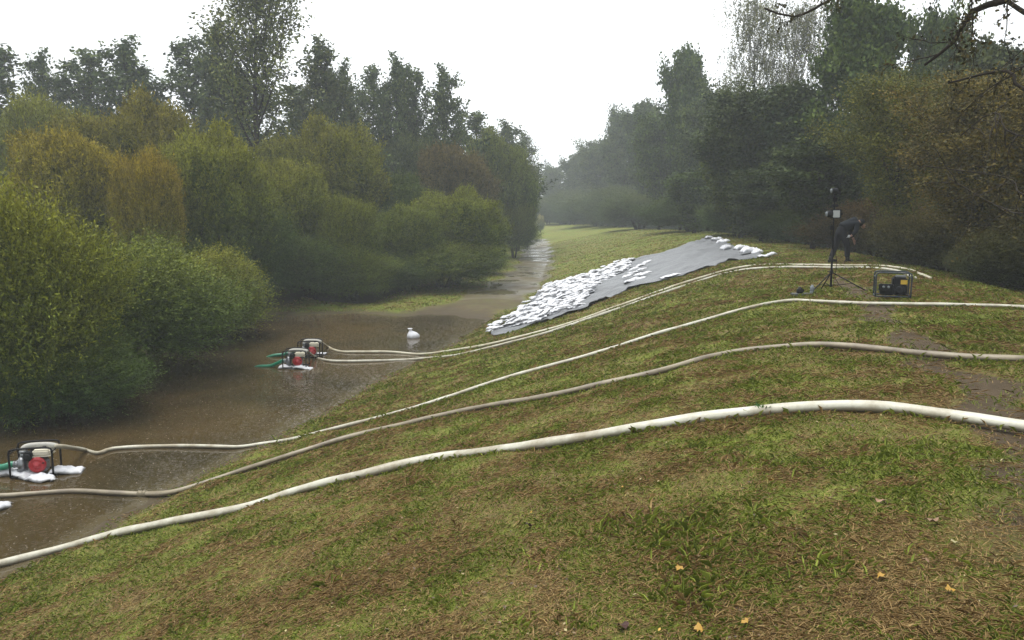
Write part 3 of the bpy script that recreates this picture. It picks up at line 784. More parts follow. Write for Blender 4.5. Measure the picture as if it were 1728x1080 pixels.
RT = 'trees of the forest edge on the right'
for a in [
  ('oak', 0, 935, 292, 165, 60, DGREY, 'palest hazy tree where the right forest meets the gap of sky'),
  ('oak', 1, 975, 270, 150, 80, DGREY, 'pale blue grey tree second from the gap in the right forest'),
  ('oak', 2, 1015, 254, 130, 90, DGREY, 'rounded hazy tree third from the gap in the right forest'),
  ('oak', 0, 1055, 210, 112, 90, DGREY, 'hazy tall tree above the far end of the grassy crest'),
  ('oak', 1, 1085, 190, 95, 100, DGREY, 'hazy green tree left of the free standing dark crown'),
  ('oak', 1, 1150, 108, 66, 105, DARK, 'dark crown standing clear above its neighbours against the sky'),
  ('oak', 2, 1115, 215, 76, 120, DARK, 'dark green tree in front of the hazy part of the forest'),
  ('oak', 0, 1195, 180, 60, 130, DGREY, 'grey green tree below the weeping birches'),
  ('birch', 0, 1268, 8, 46, 120, (0.13, 0.135, 0.085), 'pale weeping birch, left one of the pair, sky showing through it'),
  ('birch', 0, 1335, 20, 44, 120, (0.125, 0.13, 0.08), 'pale weeping birch, middle one with thin hanging twigs'),
  ('birch', 0, 1405, -50, 42, 120, (0.125, 0.13, 0.08), 'tallest weeping birch reaching above the picture top'),
  ('oak', 2, 1250, 185, 40, 170, (0.045, 0.06, 0.026), 'olive green tree in front of the left weeping birch'),
  ('oak', 1, 1330, 165, 37, 180, (0.048, 0.064, 0.028), 'olive tree in front of the middle birch'),
  ('oak', 0, 1445, 42, 34, 190, DARK, 'big dark green oak with its rounded top against the sky'),
  ('oak', 2, 1560, 70, 36, 110, DARK, 'dark oak right of the big one, partly behind autumn foliage'),
  ('oak', 1, 1640, 105, 30, 190, (0.05, 0.062, 0.028), 'tall dull green tree behind the bare twigs at upper right'),
  ('oak', 1, 1170, 300, 52, 140, DARK, 'lower dark tree at the forest edge beyond the tarpaulin'),
  ('oak', 2, 1290, 300, 36, 150, (0.042, 0.058, 0.024), 'low dark tree at the forest edge left of the mast'),
  ('oak', 0, 1240, 250, 42, 130, (0.075, 0.095, 0.022), 'mid green tree with lighter leaves left of the low dark tree'),
  ('oak', 0, 1375, 250, 30, 190, (0.040, 0.055, 0.022), 'dark tree directly behind the mast and the bending person'),
  ('autumn', 1, 1520, 160, 24, 230, (0.105, 0.105, 0.022), 'yellow green tree above the person on its right'),
  ('autumn', 0, 1660, 165, 19, 280, BRN, 'brown and green autumn tree behind the generator'),
  ('autumn', 1, 1780, 150, 17, 300, BRN, 'brownish tree cut by the right picture edge'),
  ('bush', 0, 1480, 330, 29, 210, (0.075, 0.050, 0.020), 'reddish brown shrub behind the bending person'),
  ('bush', 1, 1610, 350, 22, 230, (0.060, 0.052, 0.018), 'brown green thicket behind the generator'),
  ('bush', 0, 1745, 380, 17, 230, (0.050, 0.050, 0.020), 'dense thicket reaching the right picture edge'),
  ('bush', 1, 1370, 345, 35, 160, DARK, 'dark thicket behind the mast'),
  ('bush', 0, 1265, 335, 44, 160, DARK, 'dark thicket at the crest edge beyond the sandbags'),
  ('bush', 1, 1165, 330, 60, 150, DARK, 'dark thicket at the far bend of the crest'),
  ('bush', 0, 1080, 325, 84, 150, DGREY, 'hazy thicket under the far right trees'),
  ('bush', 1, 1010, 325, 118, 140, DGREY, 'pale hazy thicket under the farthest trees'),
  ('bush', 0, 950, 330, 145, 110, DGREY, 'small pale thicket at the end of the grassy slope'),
  ('willow', 2, 907, 328, 180, 22, DGREY, 'tiny hazy tree in the gap between the two forests'),
]: tree(*a, group=RT, cat='bush' if a[0] == 'bush' else 'tree')
rr = random.Random(3)
for i in range(16):           # second row, glimpsed between the front trees
    d = 26 + i * 7
    px = 864 + (XB(d) + 8 + rr.uniform(0, 2)) / d * F_PX
    top = {0: 120, 1: 120, 2: 150, 3: 170}.get(i, 215 + (i - 4) * 4)
    tree('oak', i % 3, px, top, d, 150 * 34 / d * 1.2 + 30, DARK, 'dark forest tree of the second row on the right, mostly hidden by the front row', 'tree', 'second row trees of the right forest')
for i in range(9):
    tree('bush', i % 2, 905 + i * 17, 330 - i * 3, 175 - i * 4, 60, DGREY, 'palest thicket of the farthest woodland, behind the other hazy shrubbery', 'bush', 'farthest hazy thickets', sink=1.0)
for px, top, d, wd, lab in ((925, 335, 150, 40, 'pale hazy shrubbery just right of the gap of sky'), (965, 318, 138, 80, 'pale hazy shrubbery second from the gap of sky'), (1005, 335, 125, 60, 'hazy shrubbery third from the gap of sky'), (1045, 312, 105, 110, 'hazy shrubbery fourth from the gap of sky')):
    tree('bush', int(px) % 2, px, top, d, wd, DGREY, lab, 'bush', RT, sink=.4)
for i in range(22):
    d = 13.5 * 1.125 ** i; x = XB(d) + 6 + rr.uniform(-.8, 1.5) + d * .02
    zt_ = Hs(x, d) + 3.2 + rr.uniform(-.4, .6)
    px = 864 + x / d * F_PX * .995
    tree('bush', i % 2, px, 350 - (zt_ - EYE) / d * F_PX, d, 5.5 / d * F_PX, DARK, 'dark undergrowth thicket filling the space beneath the right forest trees', 'bush', 'undergrowth of the right forest')
for i in range(16):
    d = 27 + i * 3.2; x = XT(d) - (15 - i * .35) + rr.uniform(-1.5, 1.5) - (6 if d < 31 else 0)
    zt_ = Hs(x, d) + 4.2 + rr.uniform(-.5, .8)
    tree('bush', i % 2, 864 + x / d * F_PX, 350 - (zt_ - EYE) / d * F_PX, d, 5.5 / d * F_PX, DARK, 'dark undergrowth thicket glimpsed between the left bank willows', 'bush', 'undergrowth of the left bank')
tree('bush', 0, 912, 362, 118, 14, (0.28, 0.28, 0.22), 'tiny pale flowering shrub at the far end of the track', 'bush', sink=0)

# ------------------------------------------------------------ near tree with overhanging limbs (top right)
def near_tree():
    r = random.Random(77); rn = np.random.RandomState(77)
    bx, by = 8.6, 8.2; z0 = Hs(bx, by)
    root = empty('overhanging_tree', (bx, by, z0)); tag(root, 'nearly bare tree just beyond the right edge, its twiggy limbs overhanging the top right corner', 'tree')
    o = Vector((bx, by, z0)); tb = MB()
    tb.tube([Vector((0, 0, -0.2)), Vector((0.05, 0, 1.5)), Vector((-0.05, 0.1, 3.2)), Vector((0.1, 0, 5.5)), Vector((0, 0.2, 8))], [0.22, 0.19, 0.17, 0.12, 0.05], 12)
    C = []
    def limb(pts, r0, twigs, tl, dens=1.0):
        pts = catmull([p - o for p in pts], 0.12)
        n = len(pts); tb.tube(pts, [r0 * (1 - 0.85 * i / n) + 0.004 for i in range(n)], 7)
        for k in range(twigs):
            i = int(n * (0.15 + 0.85 * r.random())) - 1; q = pts[i]; d = Vector((r.gauss(-.2, .6), r.gauss(0, .5), r.gauss(-.25, .5))).normalized()
            L = tl * r.uniform(.4, 1.1); sp = [q.copy()]
            for j in range(6):
                q = q + d * (L / 6); d = (d + Vector((r.gauss(0, .25), r.gauss(0, .25), r.gauss(-.06, .2)))).normalized(); sp.append(q.copy())
                if j > 0:
                    for _ in range(2):
                        e = (d + Vector((r.gauss(0, .8), r.gauss(0, .8), r.gauss(-.1, .7)))).normalized(); l2 = L * r.uniform(.1, .3)
                        s2 = [q.copy(), q + e * l2 * .5, q + e * l2 + Vector((0, 0, -0.04 * l2))]
                        tb.tube(s2, [0.0035, 0.0025, 0.0015], 3)
                        for t_ in (0.4, .7, 1): 
                            if r.random() < dens: C.append(s2[0].lerp(s2[2], t_))
                C.append(q.copy())
            tb.tube(sp, [0.008 * (1 - .13 * j) for j in range(7)], 4)
    D = 8.5
    limb([o + Vector((0, 0, 4.2)), at(2000, 130, 8.2), at(1860, 85, 8.2), at(1765, 42, 8.3), at(1700, 2, 8.4), at(1640, -45, 8.6)], 0.075, 10, 1.0, .8)
    limb([at(1700, 0, 8.4), at(1640, 20, 8.6), at(1610, 70, 8.8), at(1560, 110, 9.0)], 0.035, 14, 0.8, .8)
    limb([o + Vector((0, 0, 3.6)), at(1780, 150, 8.3), at(1700, 120, 8.7), at(1600, 140, 9.2)], 0.04, 16, 0.9, 1)
    limb([o + Vector((0, 0, 3.0)), at(1760, 230, 9), at(1680, 190, 9.5), at(1620, 230, 9.8)], 0.018, 16, 0.8, 1)
    limb([o + Vector((0, .1, 5.3)), at(1640, -120, 8.8), at(1500, -60, 9), at(1400, 0, 9.3), at(1340, 28, 9.4), at(1290, 14, 9.5)], 0.045, 16, 0.45, .5)
    limb([o + Vector((0, 0, 2.4)), at(1770, 330, 9.5), at(1700, 300, 10), at(1560, 280, 10.5)], 0.015, 14, 0.8, 1)
    limb([o + Vector((0, 0, 1.8)), at(1780, 360, 9), at(1690, 350, 9.8), at(1600, 300, 10.4)], 0.015, 12, 0.8, 1)
    tm = tb.mesh('trunk'); t = obj('trunk', tm, M['bark'], root)
    C = np.array([tuple(c) for c in C]); C = C[::1]; n = len(C)
    V, F, a, b = leaves(C + rn.randn(n, 3) * 0.03, rn.randn(n, 3) + np.array([0, 0, -.5]), 0.045 * (0.6 + rn.rand(n)), 0.015, rn)
    me = crown_mesh('crown', V, F, a, b); me.materials.append(M['leaf'])
    c = obj('crown', me, None, root); c.color = (0.055, 0.045, 0.022, 1)
near_tree()

# ------------------------------------------------------------ hoses
HOSES = []
def hose(name, pts, rad, mat, label, group=None, lump=0.075, seed=0, flat=0.82, keep3d=False, step=0.09):
    """pts: list of (px,py) or Vector"""
    Q = [p if isinstance(p, Vector) else P(p[0], p[1], rad * 0.75) for p in pts]
    Q = catmull(Q, step)
    r = random.Random(seed); ph = [r.uniform(0, 6) for _ in range(4)]
    rs = []; s = 0
    for i, q in enumerate(Q):
        if i: s += (q - Q[i - 1]).length
        rs.append(rad * (1 + lump * math.sin(s * 3.1 + ph[0]) * math.sin(s * 1.3 + ph[1]) + lump * 0.6 * math.sin(s * 9 + ph[2])))
        q.z += 0.006 * math.sin(s * 2.3 + ph[3]); q.y += 0.010 * math.sin(s * 1.7 + ph[0]) + 0.006 * math.sin(s * 4.3 + ph[1])
    HOSES.append(([(q.x, q.y) for q in Q], rad))
    m = MB(); m.tube(Q, rs, 14, flat)
    o = m.build(name, M[mat]); tag(o, label, 'hose', group)
    if mat == 'hose_t':
        q = P(242, 835, rad * .75); i_ = min(range(len(Q) - 1), key=lambda k: (Q[k] - q).length)
        a_, d_ = Q[i_], (Q[i_ + 1] - Q[i_]).normalized(); cm_ = MB()
        cm_.lathe(a_ - d_ * .07, d_, [(rad * .9, 0), (rad * 1.16, .01), (rad * 1.16, .05), (rad * 1.0, .06), (rad * 1.0, .08), (rad * 1.16, .09), (rad * 1.16, .13), (rad * .9, .14)], 18)
        cm_.build('coupling', simple('worn_brass', (0.20, 0.17, 0.11), .5, .4), o)
    return o
# nearest
hose('discharge_hose', [(-160, 985), (-70, 968), (0, 951), (110, 922), (200, 899), (300, 878), (400, 858), (500, 828), (600, 803), (700, 778), (800, 763), (900, 752), (1000, 736), (1100, 717), (1200, 701), (1300, 690), (1400, 685), (1500, 689), (1600, 701), (1728, 719), (1840, 740)],
     0.053, 'hose_w', 'thickest white hose lying across the foreground, nearest to the viewer', seed=1)
hose('discharge_hose', [(-120, 822), (-60, 832), (0, 836), (60, 832), (130, 828), (200, 832), (250, 834), (300, 828), (400, 796), (500, 765), (600, 734), (700, 711), (800, 690), (900, 672), (1000, 651), (1100, 630), (1200, 602), (1280, 588), (1380, 582), (1480, 589), (1560, 597), (1660, 603), (1728, 605), (1850, 612)],
     0.044, 'hose_t', 'mud stained tan hose, second from the viewer', seed=2)
# ------------------------------------------------------------ pumps
def pump(px, py, rz, s, label, wrap=False):
    loc = P(px, py); loc.z = WATER + 0.03
    t = empty('water_pump', loc, rz); t.scale = (s, s, s); tag(t, label, 'pump', 'engine water pumps standing in the flood')
    L, W, Hh = 0.30, 0.21, 0.44
    f = MB()
    for y in (-W, W):
        f.tube(catmull([(-L, y, 0.0), (-L, y, 0.2), (-L, y, Hh - 0.05), (-L + 0.05, y, Hh), (0, y, Hh + .01), (L - 0.05, y, Hh), (L, y, Hh - 0.05), (L, y, 0.2), (L, y, 0.0)], 0.03), 0.016, 8)
        f.tube([(-L, y, 0.0), (L, y, 0.0)], 0.016, 8)
    for x in (-L, L): f.tube([(x, -W, 0), (x, W, 0)], 0.013, 8); f.tube([(x, -W, Hh - .07), (x, W, Hh - .07)], 0.010, 8)
    f.tube([(-.1, -W, 0), (-.1, W, 0)], .012, 8); f.tube([(.1, -W, 0), (.1, W, 0)], .012, 8)
    f.build('frame', M['black'], t)
    e = MB(); e.box((0.06, 0, .11), (.24, .22, .16), bev=.015); e.box((0.06, -.02, .20), (.16, .16, .10), bev=.01)
    for k in range(6): e.box((0.06, .0, .17 + k * .018), (.20, .20, .006))
    e.build('engine_block', M['grey'], t)
    rc = MB(); rc.lathe((0.06, -.10, .155), (0, -1, 0), [(.125, 0), (.128, .03), (.118, .05), (.085, .062), (.08, .06), (.05, .066), (.045, .08), (.0, .082)], 28)
    rec = rc.build('recoil_cover', M['red'], t)
    hb = MB(); hb.box((0.155, -.165, .19), (.03, .02, .018), bev=.004); hb.build('starter_handle', M['black'], rec)
    tk = MB(); tk.box((0.12, 0.0, .335), (.26, .25, .10), bev=.025); tk.box((0.12, 0, .285), (.27, .26, .012))
    tank = tk.build('fuel_tank', M['cream'], t)
    fc = MB(); fc.lathe((0.14, 0, .385), (0, 0, 1), [(.03, 0), (.032, .02), (.024, .028)], 16); fc.build('fuel_cap', M['black'], tank)
    af = MB(); af.box((-.06, -.10, .30), (.12, .13, .14), bev=.02); af.lathe((-.06, -.17, .30), (0, -1, 0), [(.05, 0), (.05, .02), (.02, .03)], 16); af.build('air_filter', M['dark'], t)
    mf = MB(); mf.box((-.03, .13, .30), (.16, .09, .11), bev=.02); mf.build('muffler', M['dark'], t)
    v = MB(); v.lathe((-.12, 0, .15), (-1, 0, 0), [(.09, 0), (.125, .02), (.135, .06), (.12, .10), (.06, .12), (.05, .17), (.058, .172), (.058, .19)], 24)
    v.cyl((-.16, 0, .22), (-.16, 0, .36), .05, 16); v.lathe((-.16, 0, .33), (0, 0, 1), [(.06, 0), (.065, .03), (.05, .04)], 16)
    for k in range(4):
        a = k * math.pi / 2 + .7; v.cyl((-.21, .095 * math.cos(a), .15 + .095 * math.sin(a)), (-.245, .095 * math.cos(a), .15 + .095 * math.sin(a)), .014, 8)
    v.build('pump_housing', M['grey'], t)
    if wrap is not None:
        oq = MB(); oq.tube(catmull([(-.16, 0, .36), (-.15, .0, .40), (-.08, .02, .425), (.10, .05, .42), (.22, .06, .405), (L, .06, .38)], .03), .048, 12); oq.build('outlet_hose', M['wrap'], t)
    return t
def local(t, v):
    bpy.context.view_layer.update(); return t.matrix_world @ Vector(v)
p1 = pump(62, 800, R(14), 0.98, 'engine water pump with red starter cover and cream tank, nearest one at the left edge')
p2 = pump(500, 620, R(3), 0.98, 'front one of the twin engine pumps, set on white bags right beside its neighbour')
p3 = pump(524, 602, R(3), 0.98, 'rear one of the twin engine pumps with bright green suction hose in the flood')

def suction(t, pts, label, rad=0.045):
    a = local(t, (-.30, 0, .15)); b = local(t, (-.36, 0, .15))
    Q = catmull([a, b] + pts, 0.012); s = 0; rs = []
    for i, q in enumerate(Q):
        if i: s += (q - Q[i - 1]).length
        rs.append(rad * (1 + 0.05 * math.sin(s * 2 * math.pi / 0.03)))
    m = MB(); m.tube(Q, rs, 12); tag(m.build('suction_hose', M['greenhose']), label, 'hose')
g = local(p1, (-.5, 0, .12)); suction(p1, [g, g + Vector((-.5, .05, -.02)), g + Vector((-1.4, .1, -.15))], 'green suction hose running left out of the picture from the nearest pump', .05)
g = local(p2, (-.45, 0.02, .10)); suction(p2, [g, g + Vector((-.25, .05, -.10)), g + Vector((-.55, .1, -.13)), g + Vector((-.9, .2, -.25))], 'green suction hose half sunk in the water at the front twin pump')
g = local(p3, (-.45, 0.02, .12)); suction(p3, [g, g + Vector((-.3, .0, -.08)), g + Vector((-.6, .0, -.12)), g + Vector((-1.0, .1, -.28))], 'bright green suction hose sloping into the water at the rear twin pump')
e2 = local(p2, (.28, .06, .39)); e3 = local(p3, (.28, .06, .39))
hose('discharge_hose', [(1880, 528), (1780, 522), (1700, 516), (1620, 515), (1530, 514), (1450, 512), (1380, 508), (1330, 508), (1270, 518), (1200, 537), (1120, 560), (1000, 597), (900, 625), (800, 655), (700, 687), (600, 715), (500, 739), (440, 749), (400, 754), (330, 753), (250, 753), (190, 757), (165, 765), (145, 760), local(p1, (.40, .06, .37)), local(p1, (.27, .06, .385))],
     0.040, 'hose_w', 'white hose, third from the viewer, running from the nearest pump over the crest', seed=3)

hose('discharge_hose', [e3, (553, 585), (563, 590), (580, 593.5), (620, 594), (660, 594), (700, 597), (730, 596), (780, 589), (850, 575), (950, 549), (1050, 514), (1120, 489), (1200, 463), (1260, 450), (1320, 446.5), (1400, 448), (1450, 448), (1490, 449), (1520, 453), (1542, 458), (1570, 470)],
     0.036, 'hose_w2', 'far one of the two parallel cream hoses beside the tarpaulin, from the rear twin pump', seed=5)
hose('discharge_hose', [e2, (532, 602), (550, 608), (580, 610), (640, 608.5), (700, 606), (760, 601), (820, 588), (900, 568), (1000, 536), (1060, 515), (1130, 491), (1200, 468), (1260, 455), (1320, 451), (1400, 452), (1450, 451.5), (1490, 454), (1520, 459), (1545, 470)],
     0.036, 'hose_w', 'near one of the two parallel white hoses beside the tarpaulin, from the front twin pump', seed=6)

grass()
def litter():
    r = np.random.RandomState(12); N = 5200
    rad = 2.4 * (22 / 2.4) ** (r.rand(N) ** 0.9); th = R(90) + (r.rand(N) - 0.5) * R(90); X = rad * np.cos(th); Y = rad * np.sin(th)
    k = (H(X, Y) > WATER + .08) & (X > XT(Y)) & (vnoise(X * 1.1 + 5, Y * 1.1, 9) + .5 * r.rand(N) > .6) ; X, Y = X[k], Y[k]; n = len(X)
    Pp = np.stack([X, Y, H(X, Y) + 0.006 + 0.014 * r.rand(n)], 1); D = r.randn(n, 3) * np.array([1, 1, .3]); s = 0.010 + 0.018 * r.rand(n) ** 2
    D /= np.linalg.norm(D, axis=1)[:, None]; S = np.cross(D, np.array([0, 0, 1.0]) + 0.3 * r.randn(n, 3)); S /= np.linalg.norm(S, axis=1)[:, None]
    V = np.stack([Pp, Pp + D * s[:, None] * .5 + S * s[:, None] * .32, Pp + D * s[:, None], Pp + D * s[:, None] * .5 - S * s[:, None] * .32], 1).reshape(-1, 3)
    m = NT('leaf_litter'); t = m.attr('tint'); rp = m.n('ShaderNodeValToRGB'); rp.color_ramp.interpolation = 'CONSTANT'
    e = rp.color_ramp.elements; e[0].color = c4(.075, .045, .025); e[1].position = .4; e[1].color = c4(.16, .10, .045)
    for ps, c_ in ((.7, (.26, .20, .09)), (.88, (.34, .28, .12)), (.96, (.42, .25, .03))): q = e.new(ps); q.color = c4(*c_)
    m.l(t, rp.inputs[0]); m.set(Base_Color=rp.outputs[0], Roughness=.6)
    tag(obj('leaf_litter', np_mesh('leaf_litter', V, np.arange(n * 4).reshape(n, 4), False, {'tint': ('FACE', r.rand(n))}), m.m), 'small bits of dead leaf scattered through the grass', 'leaf litter', kind='stuff')
litter()
# ------------------------------------------------------------ sandbags
def bag_mesh(seed, tied=False):
    r = random.Random(seed); bm = bmesh.new()
    bmesh.ops.create_grid(bm, x_segments=18, y_segments=12, size=1)
    top = [v.co.copy() for v in bm.verts]; bm.free()
    n1, n2 = 19, 13; V = []; F = []
    ph = [r.uniform(0, 6) for _ in range(8)]
    for side in (1, -1):
        for j in range(n2):
            for i in range(n1):
                u = -1 + 2 * i / (n1 - 1); v = -1 + 2 * j / (n2 - 1)
                e = (1 - abs(u) ** 3.2) * (1 - abs(v) ** 3.0); h = max(e, 0) ** 0.5
                wv = 1.0
                if tied: wv = 1 - 0.75 * sstep((u - 0.45) / 0.35) + 0.3 * sstep((u - 0.85) / 0.15)
                x = u * 0.27; y = v * 0.165 * wv * (1 + 0.06 * math.sin(3 * u + ph[0]))
                wr = 0.012 * math.sin(9 * u + 4 * v + ph[1]) + 0.010 * math.sin(13 * v - 5 * u + ph[2]) + 0.006 * math.sin(23 * u + ph[3])
                z = (0.072 * h * (side if side > 0 else 0.6) * (0.5 + 0.5 * wv) + (wr * h if side > 0 else 0)) + 0.01 * math.sin(4 * u + ph[4])
                V.append((x, y, z + 0.035))
    def idx(s, i, j): return s * n1 * n2 + j * n1 + i
    for j in range(n2 - 1):
        for i in range(n1 - 1):
            F.append([idx(0, i, j), idx(0, i + 1, j), idx(0, i + 1, j + 1), idx(0, i, j + 1)])
            F.append([idx(1, i, j), idx(1, i, j + 1), idx(1, i + 1, j + 1), idx(1, i + 1, j)])
    me = bpy.data.meshes.new('sandbag'); me.from_pydata(V, [], F); me.update()
    bm = bmesh.new(); bm.from_mesh(me); bmesh.ops.remove_doubles(bm, verts=bm.verts, dist=0.0008); bm.to_mesh(me); bm.free()
    me.polygons.foreach_set('use_smooth', [True] * len(me.polygons)); me.materials.append(M['bag']); return me
BAGS = [bag_mesh(s, s % 2 == 1) for s in range(6)]
rb = random.Random(9)
def bag(x, y, lift=0.0, yaw=None, tilt=0.0, s=1.0, label=None, group=None, mesh=None, zabs=None, name='sandbag', fat=1.0):
    z = (Hs(x, y) if zabs is None else zabs) + lift
    n = normal(x, y) if zabs is None else Vector((0, 0, 1))
    n = (n + Vector((rb.gauss(0, .08), rb.gauss(0, .08), 0))).normalized()
    q = Vector((0, 0, 1)).rotation_difference(n)
    from mathutils import Quaternion
    yw = Quaternion((0, 0, 1), yaw if yaw is not None else rb.uniform(0, 6.28)); tl = Quaternion((0, 1, 0), tilt)
    o = obj(name, BAGS[mesh if mesh is not None else rb.randrange(6)])
    o.rotation_mode = 'QUATERNION'; o.rotation_quaternion = q @ yw @ tl; o.location = (x, y, z); o.scale = (s, s, s * fat)
    tag(o, label, 'sandbag', group); return o

# tarpaulin
def tarp():
    U = [P(*p) for p in upper]; Lw = [P(*p) for p in lower]
    def res(pts, n):
        pts = np.array([tuple(p) for p in catmull(pts, 0.1)]); s = np.r_[0, np.cumsum(np.linalg.norm(np.diff(pts, axis=0), axis=1))]
        t = np.linspace(0, s[-1], n); return np.stack([np.interp(t, s, pts[:, k]) for k in range(3)], 1)
    n, m = 200, 90; A = res(U, n); B = res(Lw, n)
    t = np.linspace(0, 1, m)[None, :, None]
    G = A[:, None] * (1 - t) + B[:, None] * t
    sA = np.linspace(0, 1, n); jag = (0.10 * np.sin(31 * sA) * np.sin(73 * sA + 1) + 0.06 * np.sin(140 * sA))[:, None]
    dirv = (B - A) / (np.linalg.norm(B - A, axis=1)[:, None] + .3)
    G = G + dirv[:, None] * (jag[..., None] * np.sign(t - .5) * np.abs(2 * t - 1) ** 3)
    X, Y = G[..., 0], G[..., 1]
    wr = 0.02 * np.sin(2.6 * X + 5.0 * np.sin(0.7 * Y) + 1.3 * Y) + 0.014 * np.sin(7 * Y + 1.5 * X + 2 * np.sin(1.9 * X)) + 0.02 * vnoise(X * 3, Y * 3, 4)
    edge = np.minimum(np.linspace(0, 1, n)[:, None], 1 - np.linspace(0, 1, n)[:, None]) * np.ones((n, m))
    Z = H(X, Y) + 0.045 + wr * 1.8
    # irregular right-hand edge
    idx = np.arange(n * m).reshape(n, m)
    F = np.stack([idx[:-1, :-1], idx[1:, :-1], idx[1:, 1:], idx[:-1, 1:]], -1).reshape(-1, 4)
    me = np_mesh('tarpaulin', np.stack([X, Y, Z], -1).reshape(-1, 3), F, True)
    o = obj('tarpaulin', me, M['tarp']); tag(o, 'wrinkled grey tarpaulin spread up the dike slope under the white sandbags', 'tarpaulin')
    so = o.modifiers.new('thickness', 'SOLIDIFY'); so.thickness = 0.012
tarp()

def inside(px, py, poly):
    c = False; j = len(poly) - 1
    for i in range(len(poly)):
        if (poly[i][1] > py) != (poly[j][1] > py) and px < (poly[j][0] - poly[i][0]) * (py - poly[i][1]) / (poly[j][1] - poly[i][1]) + poly[i][0]: c = not c
        j = i
    return c
PILE = [(824, 563), (868, 536), (888, 516), (908, 500), (920, 486), (960, 475), (1000, 465), (1030, 452), (1068, 441), (1074, 446), (1050, 455), (1062, 460), (1035, 472), (1010, 484), (1000, 495), (985, 508), (978, 518), (992, 520), (940, 534), (890, 552), (832, 566)]
PW = [P(*p) for p in PILE]; poly = [(p.x, p.y) for p in PW]
xs_ = [p[0] for p in poly]; ys_ = [p[1] for p in poly]
cand = []; tries = 0; base_layer = []
while tries < 60000 and len(cand) < 285:
    tries += 1
    x = rb.uniform(min(xs_), max(xs_)); y = rb.uniform(min(ys_), max(ys_))
    if not inside(x, y, poly): continue
    if len(base_layer) < 620: base_layer.append((x, y))
    md = 0.185
    if all((x - a) ** 2 + (y - b) ** 2 > md * md for a, b in cand): cand.append((x, y))
print('PILE BAGS', len(cand), 'area bounds', min(xs_), max(xs_), min(ys_), max(ys_))
for x, y in cand:
    lift = 0.10 + rb.random() * 0.10
    bag(x, y, lift, rb.gauss(0.25, .6) + (math.pi if rb.random() < .5 else 0), rb.gauss(0, .12), rb.uniform(.60, .78),
        'white sandbag in the long heap covering the lower part of the grey tarpaulin', 'white sandbags heaped on the lower tarpaulin')
bmv = []; bmf = []; off = 0
for x, y in base_layer:          # lower layer, mostly covered by the bags on top
    src = BAGS[rb.randrange(6)]; co = np.zeros(len(src.vertices) * 3); src.vertices.foreach_get('co', co); co = co.reshape(-1, 3) * 0.68
    a_ = rb.uniform(0, 6.28); ca_, sa_ = math.cos(a_), math.sin(a_)
    px_ = co[:, 0] * ca_ - co[:, 1] * sa_ + x; py_ = co[:, 0] * sa_ + co[:, 1] * ca_ + y
    pz_ = H(px_, py_) + co[:, 2] + 0.075
    bmv += np.stack([px_, py_, pz_], 1).tolist(); bmf += [[v + off for v in p_.vertices] for p_ in src.polygons]; off += len(co)
me_ = bpy.data.meshes.new('sandbag_layer'); me_.from_pydata(bmv, [], bmf); me_.polygons.foreach_set('use_smooth', [True] * len(me_.polygons))
tag(obj('sandbag_layer', me_, M['bag']), 'lower layer of white sandbags showing between the bags of the long heap', 'sandbags', kind='stuff')
for i, (px, py) in enumerate(((1093, 447), (1083, 452), (1070, 458), (1083, 460), (1068, 466), (1060, 472), (1078, 470), (1090, 468), (1070, 478), (1082, 476), (1064, 481))):
    p = P(px, py); bag(p.x, p.y, .06 + .05 * rb.random(), rb.gauss(.3, .5), 0, .85, 'white sandbag in the small separate heap right of the long heap on the tarpaulin', 'white sandbags in the small separate heap')
for px, py, lab, s, yaw in (
    (1136, 469, 'lone flat white sandbag on the lower edge of the tarpaulin, right half', 1.15, .3),
    (1124, 471, 'thin white sandbag just left of the lone flat one at the lower tarpaulin edge', .9, .3),
    (1197, 405, 'leftmost small white sandbag on the top corner of the tarpaulin', 1.0, .2),
    (1211, 410, 'second white sandbag down the top edge of the tarpaulin', 1.35, 0),
    (1221, 414, 'third white sandbag down the top edge of the tarpaulin, lumpy one', 1.35, -.3),
    (1226, 423, 'round white sandbag before the gap at the top edge of the tarpaulin', 1.15, .4),
    (1252, 425, 'plump white sandbag just after the gap at the top edge of the tarpaulin', 1.3, .1),
    (1266, 431, 'large greyish sandbag at the right corner of the tarpaulin', 1.5, .1),
    (1279, 431, 'small white sandbag behind the large greyish one', 1.0, .5),
    (1290, 436, 'flat empty looking white bag on the grass at the right tarpaulin corner', 1.0, 0),
    (1302, 435, 'rightmost crumpled white bag beside the hoses', .8, .3)):
    p = P(px, py); bag(p.x, p.y, .05, yaw, 0, s * .85, lab, None, fat=1.6 if 'flat' not in lab else .7)
p = P(697, 570)
def lone_bag():
    me = MB(); r = 0.17
    prof = [(0.0, 0), (.14, 0.0), (.185, .05), (.18, .12), (.135, .19), (.06, .245), (.035, .27), (.05, .30), (.075, .325), (.06, .335), (.0, .33)]
    me.lathe((0, 0, 0), (0, 0, 1), prof, 28)
    for v in me.v:
        a = math.atan2(v.y, v.x); k = 1 + .07 * math.sin(3 * a + 9 * v.z) + .05 * math.sin(7 * a + 20 * v.z)
        v.x *= k * 1.08; v.y *= k * .9; v.x -= 0.09 * sstep((v.z - .15) / .15) * 1.0
    o = me.build('sandbag', M['bag']); o.location = (p.x, p.y, max(Hs(p.x, p.y), WATER) - .03)
    tag(o, 'single tied white sandbag standing alone in the shallow water', 'sandbag')
lone_bag()
